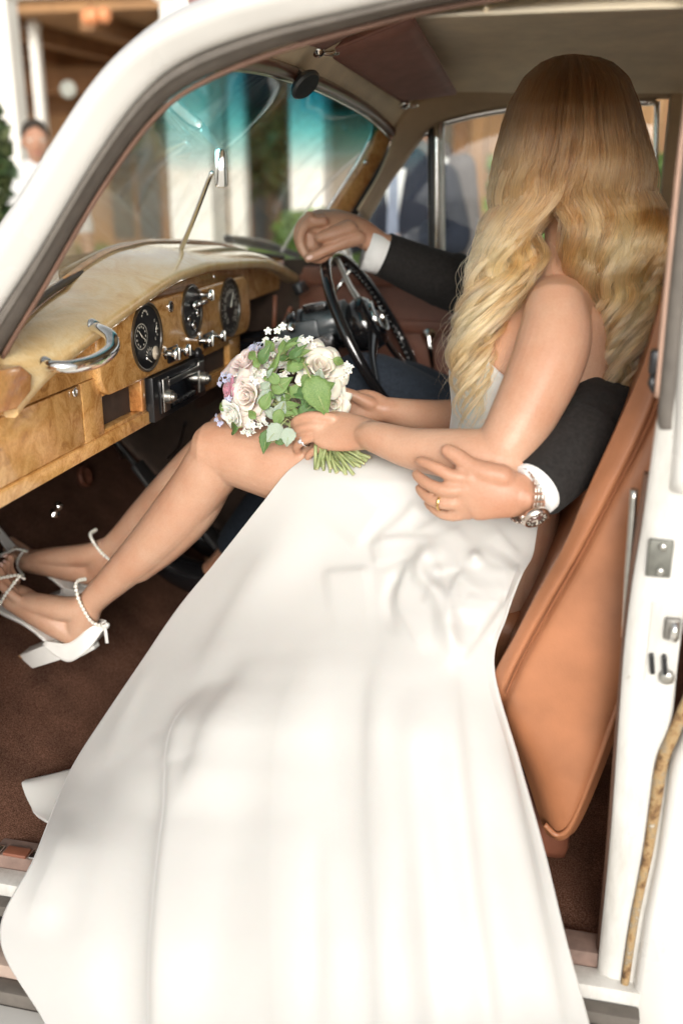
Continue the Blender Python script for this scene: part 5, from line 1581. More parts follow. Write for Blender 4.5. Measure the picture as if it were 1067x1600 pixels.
hem([(912, 682, .29, .0605), (890, 708, .25, .0575), (866, 736, .212, .0520), (846, 757, .187, .0475), (839, 763, .180, .0470)]).build('sleeve_hem', M['suit'], groom)
# cloth wrinkles: displaced with a stretched noise around the elbow
tx = bpy.data.textures.new('sleeve_wrinkle', 'CLOUDS'); tx.noise_scale = 0.05; tx.noise_depth = 2
m_ = jk.modifiers.new('wrinkle', 'DISPLACE'); m_.texture = tx; m_.strength = 0.02; m_.mid_level = 0.5
# shirt cuffs: short flared tubes with an open end
def cuff(p0, p1, r0, r1, name):
    a_, b_ = H(*p0), H(*p1); q = Geo()
    q.tube([a_, a_ * .6 + b_ * .4, b_, b_ * 1.0 + (b_ - a_) * 0.02, a_ * .2 + b_ * .8, a_ * .8 + b_ * .2], [r0, (r0 + r1) / 2, r1, r1 - 0.002, r1 - 0.005, r0 - .006], 26, cap=False); q.build(name, M['shirt'], groom)
cuff((602, 400, 1.036), (572, 390, 1.02), 0.0455, 0.046, 'shirt_cuff')
cuff((852, 752, .19), (829, 768, .17), 0.040, 0.042, 'shirt_cuff')
g = Geo(); wchain(g, [(-.03, 1.0, .66, .10), (-.30, 1.0, .765, .095), (-.49, 1.0, .855, .072), (-.60, 1.0, .71, .062), (-.80, 1.0, .43, .055)])
wchain(g, [(-.03, 1.18, .66, .10), (-.30, 1.2, .745, .09), (-.47, 1.22, .80, .07), (-.62, 1.22, .65, .06), (-.83, 1.22, .42, .055)])
wchain(g, [(.02, 1.08, .62, .17, .13), (.0, 1.08, .72, .16, .12)], up=(1, 0, 0))
tr_ = g.build('trousers', M['navy'], groom); fuse(tr_, 0.007, 4)
for y in (1.0, 1.22):
    g = Geo(); wchain(g, [(-.88, y, .31, .045, .05), (-.98, y, .345, .045, .04), (-1.08, y, .42, .042, .028)]); g.build('shoe', M['bakelite'], groom)
# wedding ring and watch
Pm = np.array([H(*p[:3]) for p in GF['ring']]); rc = Pm[1] * .6 + Pm[2] * .4; ra_ = unit(Pm[2] - Pm[1]); e1 = unit(np.cross(ra_, [0, 0, 1.])); e2 = np.cross(ra_, e1)
a = np.linspace(0, 2 * np.pi, 28, endpoint=False)
g = Geo(); g.tube(rc + 0.0117 * (np.cos(a)[:, None] * e1 + np.sin(a)[:, None] * e2), [(0.0011, 0.0022)] * 28, 8, closed=True, up=ra_); g.build('wedding_ring', M['gold'], groom)
wc = H(819, 774, .164); wx = unit(H(800, 770, .154) - H(846, 770, .19))
e1 = unit(np.array([0.0, 0, 1.0]) - wx * wx[2]); e2 = np.cross(wx, e1)
if e2[1] > 0: e2 = -e2
wt = empty('wristwatch', wc, parent=groom)
link = None
for k in range(22):
    a_ = 2 * math.pi * k / 22
    if 3.55 < a_ < 5.0: pass
    p = wc + 0.0405 * math.cos(a_) * e1 + 0.0335 * math.sin(a_) * e2
    t_ = unit(-math.sin(a_) * e1 * 0.0375 + math.cos(a_) * e2 * 0.031); n_ = np.cross(wx, t_)
    for (o_, w_) in ((-0.0065, .0052), (0.0, .0072), (0.0065, .0052)):
        q = Geo(); q.box(p + wx * o_, (w_, 0.0085, 0.0035), rot=[wx, t_, n_], bev=0.001)
        q.build('link', M['rosegold'] if o_ else M['steel'], wt)
a_ = R(122); p = wc + 0.043 * math.cos(a_) * e1 + 0.037 * math.sin(a_) * e2; n_ = unit(0.0375 * math.cos(a_) * e1 + 0.031 * math.sin(a_) * e2 )
g = Geo(); g.lathe([(0.0, -0.004), (0.019, -0.004), (0.021, -0.001), (0.021, 0.004), (0.0185, 0.007), (0.0165, 0.0065), (0.0165, 0.0055), (0, 0.0055)], p, n_, 32); g.build('case', M['rosegold'], wt, auto=40)
g = Geo(); g.lathe([(0.0162, 0.0), (0.0, 0.0004)], p + n_ * 0.0058, n_, 32); g.build('watch_dial', pbr('dark_watch_dial', (0.10, 0.045, 0.035), 0.2, 0.1, coat=0.8), wt)
t_ = unit(np.cross(n_, wx))
for k in range(12):
    q = Geo(); aa_ = k * math.pi / 6; d_ = math.cos(aa_) * wx + math.sin(aa_) * t_; q.box(p + n_ * 0.0064 + d_ * 0.0128, (0.0035, 0.001, 0.0006), rot=[d_, np.cross(n_, d_), n_]); q.build('hour_mark', M['dialwhite'], wt, smooth=False)
for (l_, aa_) in ((0.008, 0.6), (0.012, 2.2)):
    d_ = math.cos(aa_) * wx + math.sin(aa_) * t_; q = Geo(); q.box(p + n_ * 0.0068 + d_ * l_ / 2, (l_, 0.0012, 0.0005), rot=[d_, np.cross(n_, d_), n_]); q.build('watch_hand', M['dialwhite'], wt, smooth=False)
for sx in (-1, 1):
    q = Geo(); q.lathe([(0.003, 0), (0.003, 0.005), (0.0, 0.005)], p + wx * sx * 0.021, wx * sx, 12); q.build('crown', M['rosegold'], wt)
    if sx == 1: break
# =============================================================== BRIDE'S HAIR
def hair_mat():
    m, nt, b = nodes('blonde_balayage_shaded_hair')
    nt.nodes.remove(b)
    hb = nt.nodes.new('ShaderNodeBsdfHairPrincipled')
    hb.model = 'CHIANG'
    hb.parametrization = 'COLOR'
    hi = nt.nodes.new('ShaderNodeHairInfo')
    r = ramp(nt, hi.outputs['Intercept'], [(0.0, (0.05, 0.022, 0.009)), (0.18, (0.10, 0.047, 0.018)), (0.36, (0.37, 0.195, 0.080)), (0.60, (0.60, 0.345, 0.155)), (1.0, (0.66, 0.41, 0.21))])  # dark roots: real balayage, with the roof's shade also put into the colour
    at_ = nt.nodes.new('ShaderNodeAttribute'); at_.attribute_name = 'shade'
    rr = ramp(nt, at_.outputs['Fac'], [(0.0, (0.42, 0.34, 0.27)), (0.45, (0.92, 0.88, 0.84)), (1.0, (1.25, 1.24, 1.22))])
    mx = nt.nodes.new('ShaderNodeMix'); mx.data_type = 'RGBA'; mx.blend_type = 'MULTIPLY'; mx.inputs['Factor'].default_value = 1
    nt.links.new(r.outputs[0], mx.inputs['A']); nt.links.new(rr.outputs[0], mx.inputs['B'])
    nt.links.new(mx.outputs['Result'], hb.inputs['Color'])
    hb.inputs['Roughness'].default_value = 0.32
    hb.inputs['Radial Roughness'].default_value = 0.42
    nt.links.new(hb.outputs[0], nt.nodes['Material Output'].inputs[0])
    return m


HY = np.array([84, 97, 120, 160, 200, 250, 300, 350, 400, 450, 500, 550, 600, 645, 690.])
HL = np.array([876, 846, 820, 797, 784, 776, 771, 760, 752, 736, 724, 716, 718, 726, 738.])
HIL = np.array([893, 897, 900, 900, 898, 892, 874, 850, 842, 815, 786, 768, 756, 746, 742.])
HIR = np.array([893, 888, 884, 880, 876, 870, 866, 872, 892, 910, 928, 936, 938, 926, 915.])
HR = np.array([922, 956, 980, 997, 1006, 1017, 1024, 1036, 1042, 1042, 1026, 1006, 990, 972, 955.])
YCL = np.array([.50, .51, .53, .535, .535, .53, .52, .50, .465, .425, .395, .375, .36, .35, .35])
YCR = np.array([.50, .51, .53, .535, .535, .53, .525, .51, .485, .46, .445, .43, .41, .39, .38])
DY = np.array([.01, .045, .090, .120, .132, .136, .132, .115, .085, .065, .052, .045, .038, .03, .02])


def hair_points(side, u, d, y):
    """side -1 left curtain / +1 right; u 0..1 across it (0 at its outer edge); d 0 = outer layer .. 1 deep (and >1: far side of the head)"""
    L = np.where(side < 0, np.interp(y, HY, HL), np.interp(y, HY, HR))
    I = np.where(side < 0, np.interp(y, HY, HIL), np.interp(y, HY, HIR))
    x = L + (I - L) * u
    # joint rounded section while both curtains are one mass, own section below
    low = np.clip((y - 330) / 110, 0, 1)
    Lf, Rf = np.interp(y, HY, HL), np.interp(y, HY, HR)
    s1 = (x - (Lf + Rf) / 2) / ((Rf - Lf) / 2)
    s2 = np.clip((u - 0.5) * 2, -1, 1)
    s = s1 * (1 - low) + s2 * low
    Yc = np.where(side < 0, np.interp(y, HY, YCL), np.interp(y, HY, YCR))
    bulge = np.sqrt(np.clip(1 - s * s, 0.0, 1))
    Y = Yc - np.interp(y, HY, DY) * bulge * (1 - d)
    return x, Y


def make_hair():
    NP = 44
    clumps = 230
    cs = np.where(RNG.random(clumps) < 0.45, -1, 1)
    cu_ = RNG.random(clumps); cdp = RNG.random(clumps) ** 1.6 * 0.75; cph = RNG.normal(0, 1.0, clumps); cend = RNG.uniform(500, 655, clumps)
    cfar = RNG.random(clumps) < 0.16
    cdp[cfar] = RNG.uniform(1.0, 1.9, cfar.sum())
    clen = RNG.uniform(112, 160, clumps)
    cshade = RNG.uniform(0.1, 0.9, clumps)
    N = 14500
    ci = RNG.integers(0, clumps, N)
    P = np.zeros((N, NP, 3)); RAD = np.zeros((N, NP))
    tt = np.linspace(0, 1, NP)
    fly = RNG.random(N) < 0.05
    for k in range(N):
        c = ci[k]
        y0 = 84 + abs(RNG.normal(0, 13)) + 5 * (1 - cu_[c]) ** 2 + (cdp[c] > 1) * 4
        yend = cend[c] + RNG.normal(0, 16)
        if cdp[c] > 1: yend = min(yend, RNG.uniform(430, 600))
        y = y0 + (yend - y0) * tt ** 0.94
        du_, dd_ = RNG.normal(0, 0.05), RNG.normal(0, 0.05)
        gather = 1.15 - 0.70 * tt
        u = np.clip(cu_[c] + du_ * gather, -0.02, 1.02)
        d = cdp[c] + dd_ * gather
        x, Y = hair_points(np.full(NP, cs[c]), u, d, y)
        amp = np.interp(y, [190, 290, 410, 700], [0, 7.5, 17.0, 20.0])
        ph = 2 * np.pi * (y - 300) / clen[c] + cph[c] * (1 - .35 * tt) + (0.5 if cs[c] < 0 else -1.4) + 1.0 * cu_[c]
        x = x + amp * np.sin(ph)
        Y = Y + amp * 0.0009 * np.cos(ph)
        fr = np.interp(y, [90, 250, 420, 660], [0.3, 1.2, 2.6, 4.5])
        w1, w2 = RNG.uniform(1, 3), RNG.uniform(0, 6.28)
        k_ = 3.2 if fly[k] else 0.55
        x = x + fr * k_ * np.sin(w1 * 6.28 * tt + w2) * np.clip(tt * 3, 0, 1)
        Y = Y + 0.0009 * fr * k_ * np.cos(w1 * 5 * tt + w2 * 2)
        if fly[k]:
            x = x + (RNG.normal(0, 16) * tt ** 2)
        D = FW + RT * ((x - PW / 2) / F_PX)[:, None] - UP * ((y - PH / 2) / F_PX)[:, None]
        P[k] = CAM + D * ((Y - CAM[1]) / D[:, 1])[:, None]
        RAD[k] = np.interp(tt, [0, .05, .8, 1], [.00035, .00042, .00034, .00008]) * (0.6 if fly[k] else 1.0)
    hc = bpy.data.hair_curves.new('hair')
    hc.add_curves([NP] * N)
    P -= root_loc(bride)
    hc.attributes['position'].data.foreach_set('vector', P.astype(np.float32).ravel())
    ra = hc.attributes.get('radius') or hc.attributes.new('radius', 'FLOAT', 'POINT')
    ra.data.foreach_set('value', RAD.astype(np.float32).ravel())
    sa = hc.attributes.new('shade', 'FLOAT', 'CURVE')
    sa.data.foreach_set('value', np.clip(cshade[ci] + RNG.normal(0, .16, N), 0, 1).astype(np.float32))
    hc.materials.append(hair_mat())
    o = bpy.data.objects.new('hair', hc)
    COL.objects.link(o)
    o.parent = bride
    o['label'] = 'long wavy blonde hair darker at the crown'
    return o


make_hair()
# under-layer that closes the mass of hair round the head
rows = []
a = np.linspace(0, 2 * np.pi, 36, endpoint=False)
for y in np.linspace(91, 296, 30):
    L_x, R_x = np.interp(y, HY, HL) + 7, np.interp(y, HY, HR) - 7
    yc = np.interp(y, HY, YCL); dy_ = np.interp(y, HY, DY) * 0.93
    cx, hw = (L_x + R_x) / 2, (R_x - L_x) / 2 * 0.94
    if y > 250: hw *= 1 - 0.2 * ((y - 250) / 46) ** 2; dy_ *= 1 - 0.25 * ((y - 250) / 46) ** 2
    rows.append([at(cx + hw * math.cos(t), y, yc - dy_ * math.sin(t) * (1.0 if math.sin(t) > 0 else 0.62)) for t in a])
V = np.array(rows).reshape(-1, 3)
mh, nt_, b_ = nodes('hair_underlayer')
t_ = tex(nt_, 30, 4, 0.6, stretch=(30, 30, 1)); r_ = ramp(nt_, t_.outputs[0], [(0.3, (0.045, 0.022, 0.009)), (0.7, (0.16, 0.085, 0.035))]); nt_.links.new(r_.outputs[0], b_.inputs['Base Color']); setv(b_, rough=0.55)
g = Geo(); g.add(V, ring_faces(30, 36)); g.build('hair_underlayer', mh, bride)
# =============================================================== BOUQUET
NEAR = 0.055
bq = empty('bouquet', at(520, 690, .35), 'loose bouquet of blush and cream roses with greenery held on the lap of the bride', 'bouquet')
def petal_mat(name, c, c2):
    m, nt, b = nodes(name)
    t = tex(nt, 60, 4, 0.6)
    r = ramp(nt, t.outputs[0], [(0.3, c), (0.7, c2)])
    nt.links.new(r.outputs[0], b.inputs['Base Color'])
    setv(b, rough=0.6, sss=0.25, sss_scale=0.008, sheen=0.2)
    t2 = tex(nt, 300, 3); bump(nt, b, t2.outputs[0], 0.15, 0.0005)
    return m
PM = {'cream': petal_mat('cream_petal', (0.70, 0.61, 0.50), (0.78, 0.71, 0.62)), 'blush': petal_mat('blush_petal', (0.68, 0.54, 0.48), (0.75, 0.65, 0.58)),
      'pink': petal_mat('pale_pink_petal', (0.64, 0.48, 0.45), (0.72, 0.60, 0.56)), 'white': petal_mat('white_petal', (0.70, 0.68, 0.60), (0.76, 0.74, 0.68)),
      'mauve': petal_mat('mauve_petal', (0.42, 0.13, 0.20), (0.60, 0.30, 0.36)), 'lilac': petal_mat('lilac_petal', (0.34, 0.34, 0.52), (0.55, 0.54, 0.66))}
def leaf_mat(name, c, c2, rough=0.5):
    m, nt, b = nodes(name)
    t = tex(nt, 35, 5, 0.6); r = ramp(nt, t.outputs[0], [(0.3, c), (0.7, c2)])
    nt.links.new(r.outputs[0], b.inputs['Base Color']); setv(b, rough=rough, sss=0.12, sss_scale=0.004)
    w = nt.nodes.new('ShaderNodeTexVoronoi'); w.inputs['Scale'].default_value = 220; tc = nt.nodes.new('ShaderNodeTexCoord'); nt.links.new(tc.outputs['Object'], w.inputs[0])
    bump(nt, b, w.outputs[0], 0.35, 0.0006)
    return m
LM = {'green': leaf_mat('mid_green_leaf', (0.085, 0.165, 0.04), (0.19, 0.29, 0.09)), 'dark': leaf_mat('dark_green_leaf', (0.045, 0.11, 0.03), (0.09, 0.18, 0.05)),
      'grey': leaf_mat('grey_green_leaf', (0.26, 0.33, 0.25), (0.38, 0.44, 0.36), 0.65), 'stem': leaf_mat('pale_green_stem', (0.20, 0.25, 0.09), (0.36, 0.39, 0.19)), 'cut': pbr('cut_stem_end', (0.5, 0.45, 0.25), 0.7, 0.1)}
def frame_of(ax):
    ax = unit(ax); t = np.array([0, 0, 1.0]) if abs(ax[2]) < .8 else np.array([1.0, 0, 0])
    e1 = unit(np.cross(ax, t)); return e1, np.cross(ax, e1), ax
def rose_mesh(seed, openness=1.0, layers=5):
    """unit rose, axis +z, radius about 1: a furled heart inside overlapping, curled outer petals"""
    rg_ = np.random.default_rng(seed); q = Geo()
    NPt = [2, 3, 3, 5, 6]
    for L in range(layers):
        f = L / (layers - 1); n_ = NPt[L]; tw = rg_.uniform(0, 6.28)
        for k in range(n_):
            a0 = 2 * math.pi * (k + rg_.uniform(-.18, .18)) / n_ + tw
            half = [2.3, 1.55, 1.35, 0.98, 0.86][L] * rg_.uniform(.88, 1.1)
            rb = 0.06 + 0.16 * f; rt = (0.15 + 0.70 * f ** 1.15) * (0.72 + 0.28 * openness) * rg_.uniform(.9, 1.08)
            hgt = [1.0, .98, .92, .80, .62][L] * rg_.uniform(.93, 1.07)
            curl = (0.02 + 0.42 * f ** 1.6) * openness * rg_.uniform(.7, 1.3); tip = rg_.uniform(-.35, .35); ph = rg_.uniform(0, 6.28)
            G_ = np.zeros((11, 11, 3))
            for i, v in enumerate(np.linspace(0, 1, 11)):
                for j, u in enumerate(np.linspace(-1, 1, 11)):
                    edge = 1 - 0.34 * abs(u) ** 3 + 0.05 * math.exp(-((u - tip) / .22) ** 2)
                    vv = v * edge
                    over = max(0.0, vv - 0.66) / 0.34
                    r_ = rb + (rt - rb) * math.sin(min(1.0, vv * 1.08) * math.pi / 2) ** 0.9 + curl * over ** 2
                    z = hgt * (vv - 0.10 * over ** 2 * 4 * f * openness * .9) - 0.30
                    r_ *= 1 + 0.05 * v * math.sin(2.3 * u + ph) + 0.07 * u * v * (0.4 + f) + 0.03 * math.sin(6 * u + ph) * v * v
                    a = a0 + u * half * (0.45 + 0.55 * math.sin(min(1, vv + .12) * math.pi * .62))
                    G_[i, j] = (r_ * math.cos(a), r_ * math.sin(a), z + 0.025 * math.sin(4 * u + ph) * v)
            q.grid(G_)
    q.lathe([(0.05, -0.55), (0.16, -0.5), (0.24, -0.36), (0.2, -0.2)], (0, 0, 0), (0, 0, 1), 12, m=1)
    return q
def place_rose(px_, py_, Y, r_px, axis, mat, seed, openness=1.0, name='rose', label=None):
    Y = Y - NEAR
    c = at(px_, py_, Y); r_ = r_px * (Y + 1.25) / F_PX / 1.0
    q = rose_mesh(seed, openness); V = q.verts() * r_
    F3 = np.stack(frame_of(axis))
    o = mesh_obj(name, V @ F3 + c, q.F, [PM[mat], LM['green']], bq, True, q.M, label)
    s_ = o.modifiers.new('petal_thickness', 'SOLIDIFY'); s_.thickness = 0.0007; s_.offset = 0
    return o
place_rose(498, 578, .430, 38, (0.45, -0.62, 0.62), 'cream', 1, 1.0, label='large cream rose')
place_rose(394, 620, .410, 37, (-0.30, -0.90, 0.20), 'blush', 2, 1.0, label='blush rose facing out')
place_rose(388, 573, .455, 36, (-0.35, -0.55, 0.75), 'pink', 3, 0.9, label='pale pink rose')
place_rose(366, 648, .400, 25, (-0.45, -0.80, -0.15), 'white', 4, 0.55, label='white rose bud')
place_rose(516, 630, .430, 33, (0.40, -0.72, 0.0), 'cream', 5, 0.8, label='cream rose under the leaf')
place_rose(452, 556, .470, 31, (0.0, -0.55, 0.83), 'white', 6, 1.0, label='small white rose')
place_rose(360, 610, .425, 17, (-0.7, -0.65, 0.2), 'mauve', 7, 1.0, label='small mauve bloom')
place_rose(425, 565, .455, 24, (-0.1, -0.7, 0.6), 'blush', 8, 0.9)
place_rose(468, 625, .47, 24, (0.2, -0.8, 0.4), 'cream', 9, 0.8)
# little five petal flowers, shared mesh
def floret_mesh():
    q = Geo()
    for k in range(5):
        a0 = 2 * math.pi * k / 5
        G_ = np.array([[[math.cos(a0) * v - math.sin(a0) * u * .34 * math.sin(v * 2.6 + .3), math.sin(a0) * v + math.cos(a0) * u * .34 * math.sin(v * 2.6 + .3), .28 * v * v - .35 * v ** 4 + .1 * u * u] for u in np.linspace(-1, 1, 4)] for v in np.linspace(0.05, 1, 5)])
        q.grid(G_)
    q.ball((0, 0, .05), .12, 8, m=1); q.tube([(0, 0, -1.2), (0.05, 0, -.5), (0, 0, 0)], .06, 5, m=1)
    return q
def base_mesh(q, name, mats):
    o = q.build(name, mats); me = o.data; bpy.data.objects.remove(o); return me
fm = {c: base_mesh(floret_mesh(), 'floret', [PM[c], LM['stem']]) for c in ('white', 'lilac', 'pink')}
def put(me, name, p, ax, s, roll=0.0, par=bq):
    o = bpy.data.objects.new(name, me); COL.objects.link(o); o.parent = par
    e1, e2, e3 = frame_of(ax); c_, s_ = math.cos(roll), math.sin(roll)
    e1, e2 = e1 * c_ + e2 * s_, e2 * c_ - e1 * s_
    p = np.asarray(p) - root_loc(par)
    o.matrix_local = Matrix([[e1[i] * s, e2[i] * s, e3[i] * s, p[i]] for i in range(3)] + [[0, 0, 0, 1]])
    return o
BC = at(450, 612, .47 - NEAR)
def florets(cx, cy, Y, rad, n_, col, s):
    Y = Y - NEAR
    for k in range(int(n_ * 1.4)):
        a = 2 * math.pi * RNG.random(); r_ = rad * math.sqrt(RNG.random())
        p = at(cx + r_ * math.cos(a), cy + r_ * math.sin(a), Y + RNG.uniform(-.014, .008))
        ax = unit(p - BC) * .5 + np.array([RNG.normal(0, .35), -0.55 + RNG.normal(0, .2), .35 + RNG.normal(0, .35)])
        put(fm[col], 'floret', p, ax, s * RNG.uniform(.45, .78), RNG.uniform(0, 6))
for cx, cy, Y, rad, n_, col, s in [(436, 532, .445, 24, 13, 'white', .0105), (470, 540, .44, 20, 9, 'white', .0115), (418, 560, .42, 16, 7, 'white', .0115), (408, 588, .40, 16, 9, 'white', .0115),
                                   (432, 588, .405, 14, 5, 'white', .010), (455, 575, .41, 12, 4, 'white', .010), (540, 575, .45, 9, 6, 'white', .010), (536, 590, .445, 6, 3, 'white', .009), (396, 668, .385, 11, 6, 'white', .010), (384, 674, .385, 8, 4, 'white', .009),
                                   (412, 660, .39, 9, 3, 'white', .009), (402, 542, .46, 11, 7, 'lilac', .009), (350, 592, .43, 11, 8, 'lilac', .008), (342, 655, .42, 8, 7, 'lilac', .007), (356, 628, .415, 9, 5, 'lilac', .008), (440, 640, .415, 9, 3, 'white', .009), (470, 612, .415, 10, 4, 'white', .009), (528, 608, .43, 8, 3, 'lilac', .008), (376, 600, .41, 10, 4, 'pink', .009)]:
    florets(cx, cy, Y, rad, n_, col, s)
# leaves: blade with folded midrib, serrated edge
def leaf_mesh(ser=0.08, fold=0.25, bend=0.35, wid=0.42, m='green'):
    q = Geo(); n_ = 13
    G_ = np.zeros((n_, 7, 3))
    for i, v in enumerate(np.linspace(0, 1, n_)):
        w_ = wid * math.sin(math.pi * min(1, v * .97 + .03)) ** 0.85 * (1.30 - .85 * v) * (1 + ser * (1 if i % 2 else -1))
        for j, u in enumerate(np.linspace(-1, 1, 7)):
            G_[i, j] = (u * w_, v, abs(u) * fold * w_ - bend * v * v + .03 * math.sin(6 * v + 2 * u))
    q.grid(G_, thick=(0, 0, -.012)); q.tube([(0, -.35, .02), (0, 0, -.005), (0, .5, -bend * .25 - .005), (0, .95, -bend * .9)], [.028, .024, .016, .006], 6, m=1)
    return q
lm = {k: base_mesh(leaf_mesh(*a), 'leaf', [LM[k], LM['stem']]) for k, a in {'green': (.05, .3, .35, .36), 'dark': (.05, .35, .4, .32), 'grey': (.07, .25, .2, .40)}.items()}
def put_leaf(x0, y0, x1, y1, Y0, Y1, kind, nrm=(0, -1, .3), wscale=1.0, label=None):
    a_, b_ = at(x0, y0, Y0 - NEAR - .028), at(x1, y1, Y1 - NEAR - .028); d = b_ - a_; L = np.linalg.norm(d); d /= L
    n_ = unit(np.asarray(nrm) - d * np.dot(nrm, d)); s_ = np.cross(d, n_)
    o = bpy.data.objects.new('leaf', lm[kind]); COL.objects.link(o); o.parent = bq; p = a_ - root_loc(bq)
    o.matrix_local = Matrix([[s_[i] * L * wscale, d[i] * L, n_[i] * L, p[i]] for i in range(3)] + [[0, 0, 0, 1]])
    if label: o['label'] = label
for L in [(484, 588, 512, 648, .400, .380, 'green', (.25, -1, .45), 1.0, 'large toothed green leaf'), (505, 608, 524, 596, .40, .41, 'green'), (470, 600, 494, 588, .42, .41, 'green'), (420, 672, 408, 706, .395, .375, 'dark'),
          (440, 664, 416, 690, .39, .375, 'grey', (.2, -1, .4), 1.1), (452, 668, 448, 698, .385, .372, 'grey', (.3, -1, .2), 1.1), (410, 640, 420, 612, .40, .40, 'green'), (425, 612, 452, 590, .415, .41, 'green'), (470, 655, 488, 625, .41, .405, 'dark'),
          (480, 660, 500, 636, .41, .40, 'dark'), (400, 560, 385, 548, .43, .44, 'green'), (405, 575, 396, 556, .42, .425, 'green'), (445, 555, 440, 528, .43, .44, 'green'), (462, 575, 470, 548, .42, .43, 'green'), (436, 600, 418, 580, .41, .405, 'green'),
          (400, 654, 386, 640, .39, .395, 'green'), (372, 668, 352, 672, .40, .42, 'dark'), (455, 620, 470, 598, .415, .41, 'green'), (430, 690, 452, 684, .385, .38, 'dark'), (440, 640, 428, 668, .40, .385, 'green'),
          (520, 562, 540, 568, .44, .45, 'green'), (355, 640, 340, 628, .43, .44, 'green'), (428, 548, 412, 530, .45, .455, 'green'), (486, 612, 470, 640, .415, .40, 'dark')]:
    put_leaf(*L)
for k in range(34):      # narrow filler leaves through the heads and along the stems
    cx, cy = 395 + 105 * RNG.random(), 545 + 115 * RNG.random()
    if k > 26: cx, cy = 418 + 60 * RNG.random(), 590 + 70 * RNG.random()
    a = RNG.uniform(-2.6, .2) if k <= 26 else RNG.uniform(2.2, 4.2); l_ = RNG.uniform(16, 34)
    put_leaf(cx, cy, cx + l_ * math.cos(a), cy + l_ * math.sin(a), .415, .415 + RNG.uniform(-.015, .02), ['green', 'green', 'dark', 'grey'][k % 4], (RNG.normal(0, .4), -1, RNG.normal(.3, .4)), RNG.uniform(.45, .9))
# stems: converge in her hand and splay out below
ends = RNG.random((34, 2))
for k in range(34):
    u = (k + .5) / 34
    hx_, hy_ = 505 + RNG.uniform(-14, 14), 682 + RNG.uniform(-14, 14)
    hY = .338 + RNG.uniform(-.012, .016)
    x0, y0 = 395 + 110 * RNG.random(), 590 + 55 * RNG.random()
    x0 = x0 if RNG.random() < .7 else 455 + 40 * RNG.random()
    xe = 492 + 88 * u + RNG.uniform(-5, 5); ye = 728 + 14 * math.sin(u * 3.0) - 24 * max(0, u - .5) + RNG.uniform(-6, 5)
    P = [at(x0, y0, .370 + RNG.uniform(-.02, .02)), at((x0 + hx_) / 2, (y0 + hy_) / 2 - 3, .350 + RNG.uniform(-.012, .01)), at(hx_, hy_, hY), at((hx_ + xe) / 2, (hy_ + ye) / 2, .318 + RNG.uniform(-.012, .01)), at(xe, ye, .305 + RNG.uniform(-.014, .012))]
    q = Geo(); r_ = RNG.uniform(.0018, .0032); q.tube(P, [r_, r_, r_, r_ * 1.05, r_ * 1.15], 7, ns=14)
    e_ = np.array(P[-1]); d_ = unit(P[-1] - P[-2]); q.lathe([(r_ * 1.0, 0), (r_ * 0.9, .0006), (0, .0006)], e_, d_, 7, m=1)
    q.build('stem', [LM['stem'], LM['cut']], bq)
# =============================================================== BACKGROUND
def atd(px_, py_, D):
    return CAM + (FW + RT * (px_ - PW / 2) / F_PX - UP * (py_ - PH / 2) / F_PX) * D
tim = pbr('warm_timber', (0.34, 0.18, 0.075), 0.7, 0.2, 4, stretch=(1, 1, .2))
tim_d = pbr('dark_timber', (0.24, 0.115, 0.045), 0.7, 0.2, 4)
cream = pbr('cream_render', (0.62, 0.55, 0.44), 0.9, 0.06, 3)
whitec = pbr('white_column_paint', (0.76, 0.73, 0.66), 0.6, 0.04, 5)
tiles = pbr('pale_roof_edge', (0.66, 0.64, 0.58), 0.8, 0.1, 5)
hall = empty('timber_portico', (-5.0, 12.0, GZ), 'timber building with a deep brown soffit, cream walls and white columns', 'building')
g = Geo(); g.box((-2.95, 14.2, 1.4), (4.9, 0.3, 3.2)); g.build('wall', cream, hall, smooth=False)
g = Geo(); g.box((-9.7, 14.2, 1.4), (8.58, 0.3, 3.2)); g.build('timber_wall', tim, hall, smooth=False)
g = Geo(); g.box((-7.0, 13.98, 2.45), (13.0, 0.12, .5)); g.build('timber_frieze', tim_d, hall, smooth=False)
g = Geo(); g.box((-7.0, 11.8, 2.98), (13.4, 5.0, 0.12)); g.build('soffit', tim, hall, smooth=False)
for k in range(12):
    g = Geo(); g.box((-12.6 + k * 1.05, 11.8, 2.83), (0.16, 4.9, 0.2), bev=.02); g.build('beam', tim_d, hall, smooth=False)
g = Geo(); g.box((-7.0, 12.6, 2.55), (13.2, 0.22, 0.34), bev=.02); g.build('beam', tim_d, hall, smooth=False)
g = Geo(); g.box((-7.0, 9.25, 3.2), (13.6, 0.18, 0.32), bev=.02); g.build('fascia', tiles, hall, smooth=False)
g = Geo(); g.prism([(-13.8, 9.0, 3.3), (-13.8, 14.6, 3.3), (-13.8, 12.0, 4.6)], (13.9, 0, 0)); g.build('roof', tiles, hall, smooth=False)
def column(px_, D, w_, mat, name='column'):
    c = atd(px_, 250, D); q = Geo(); q.box((c[0], c[1], 1.4), (w_, w_, 3.05), bev=.02); q.box((c[0], c[1], -.02), (w_ * 1.25, w_ * 1.25, .24), bev=.02); q.box((c[0], c[1], 2.86), (w_ * 1.2, w_ * 1.2, .06), bev=.02); return q.build(name, mat, hall, smooth=False)
for px_, D, w_ in [(26, 9.6, .22), (72, 11.5, .11), (308, 9.8, .44), (373, 10.0, .17), (486, 10.4, .36)]:
    column(px_, D, w_, whitec)
for px_, D, w_ in [(346, 10.6, .07), (455, 10.8, .07)]: column(px_, D, w_, pbr('dark_downpipe', (0.07, 0.05, 0.045), 0.5, 0.1), 'downpipe')
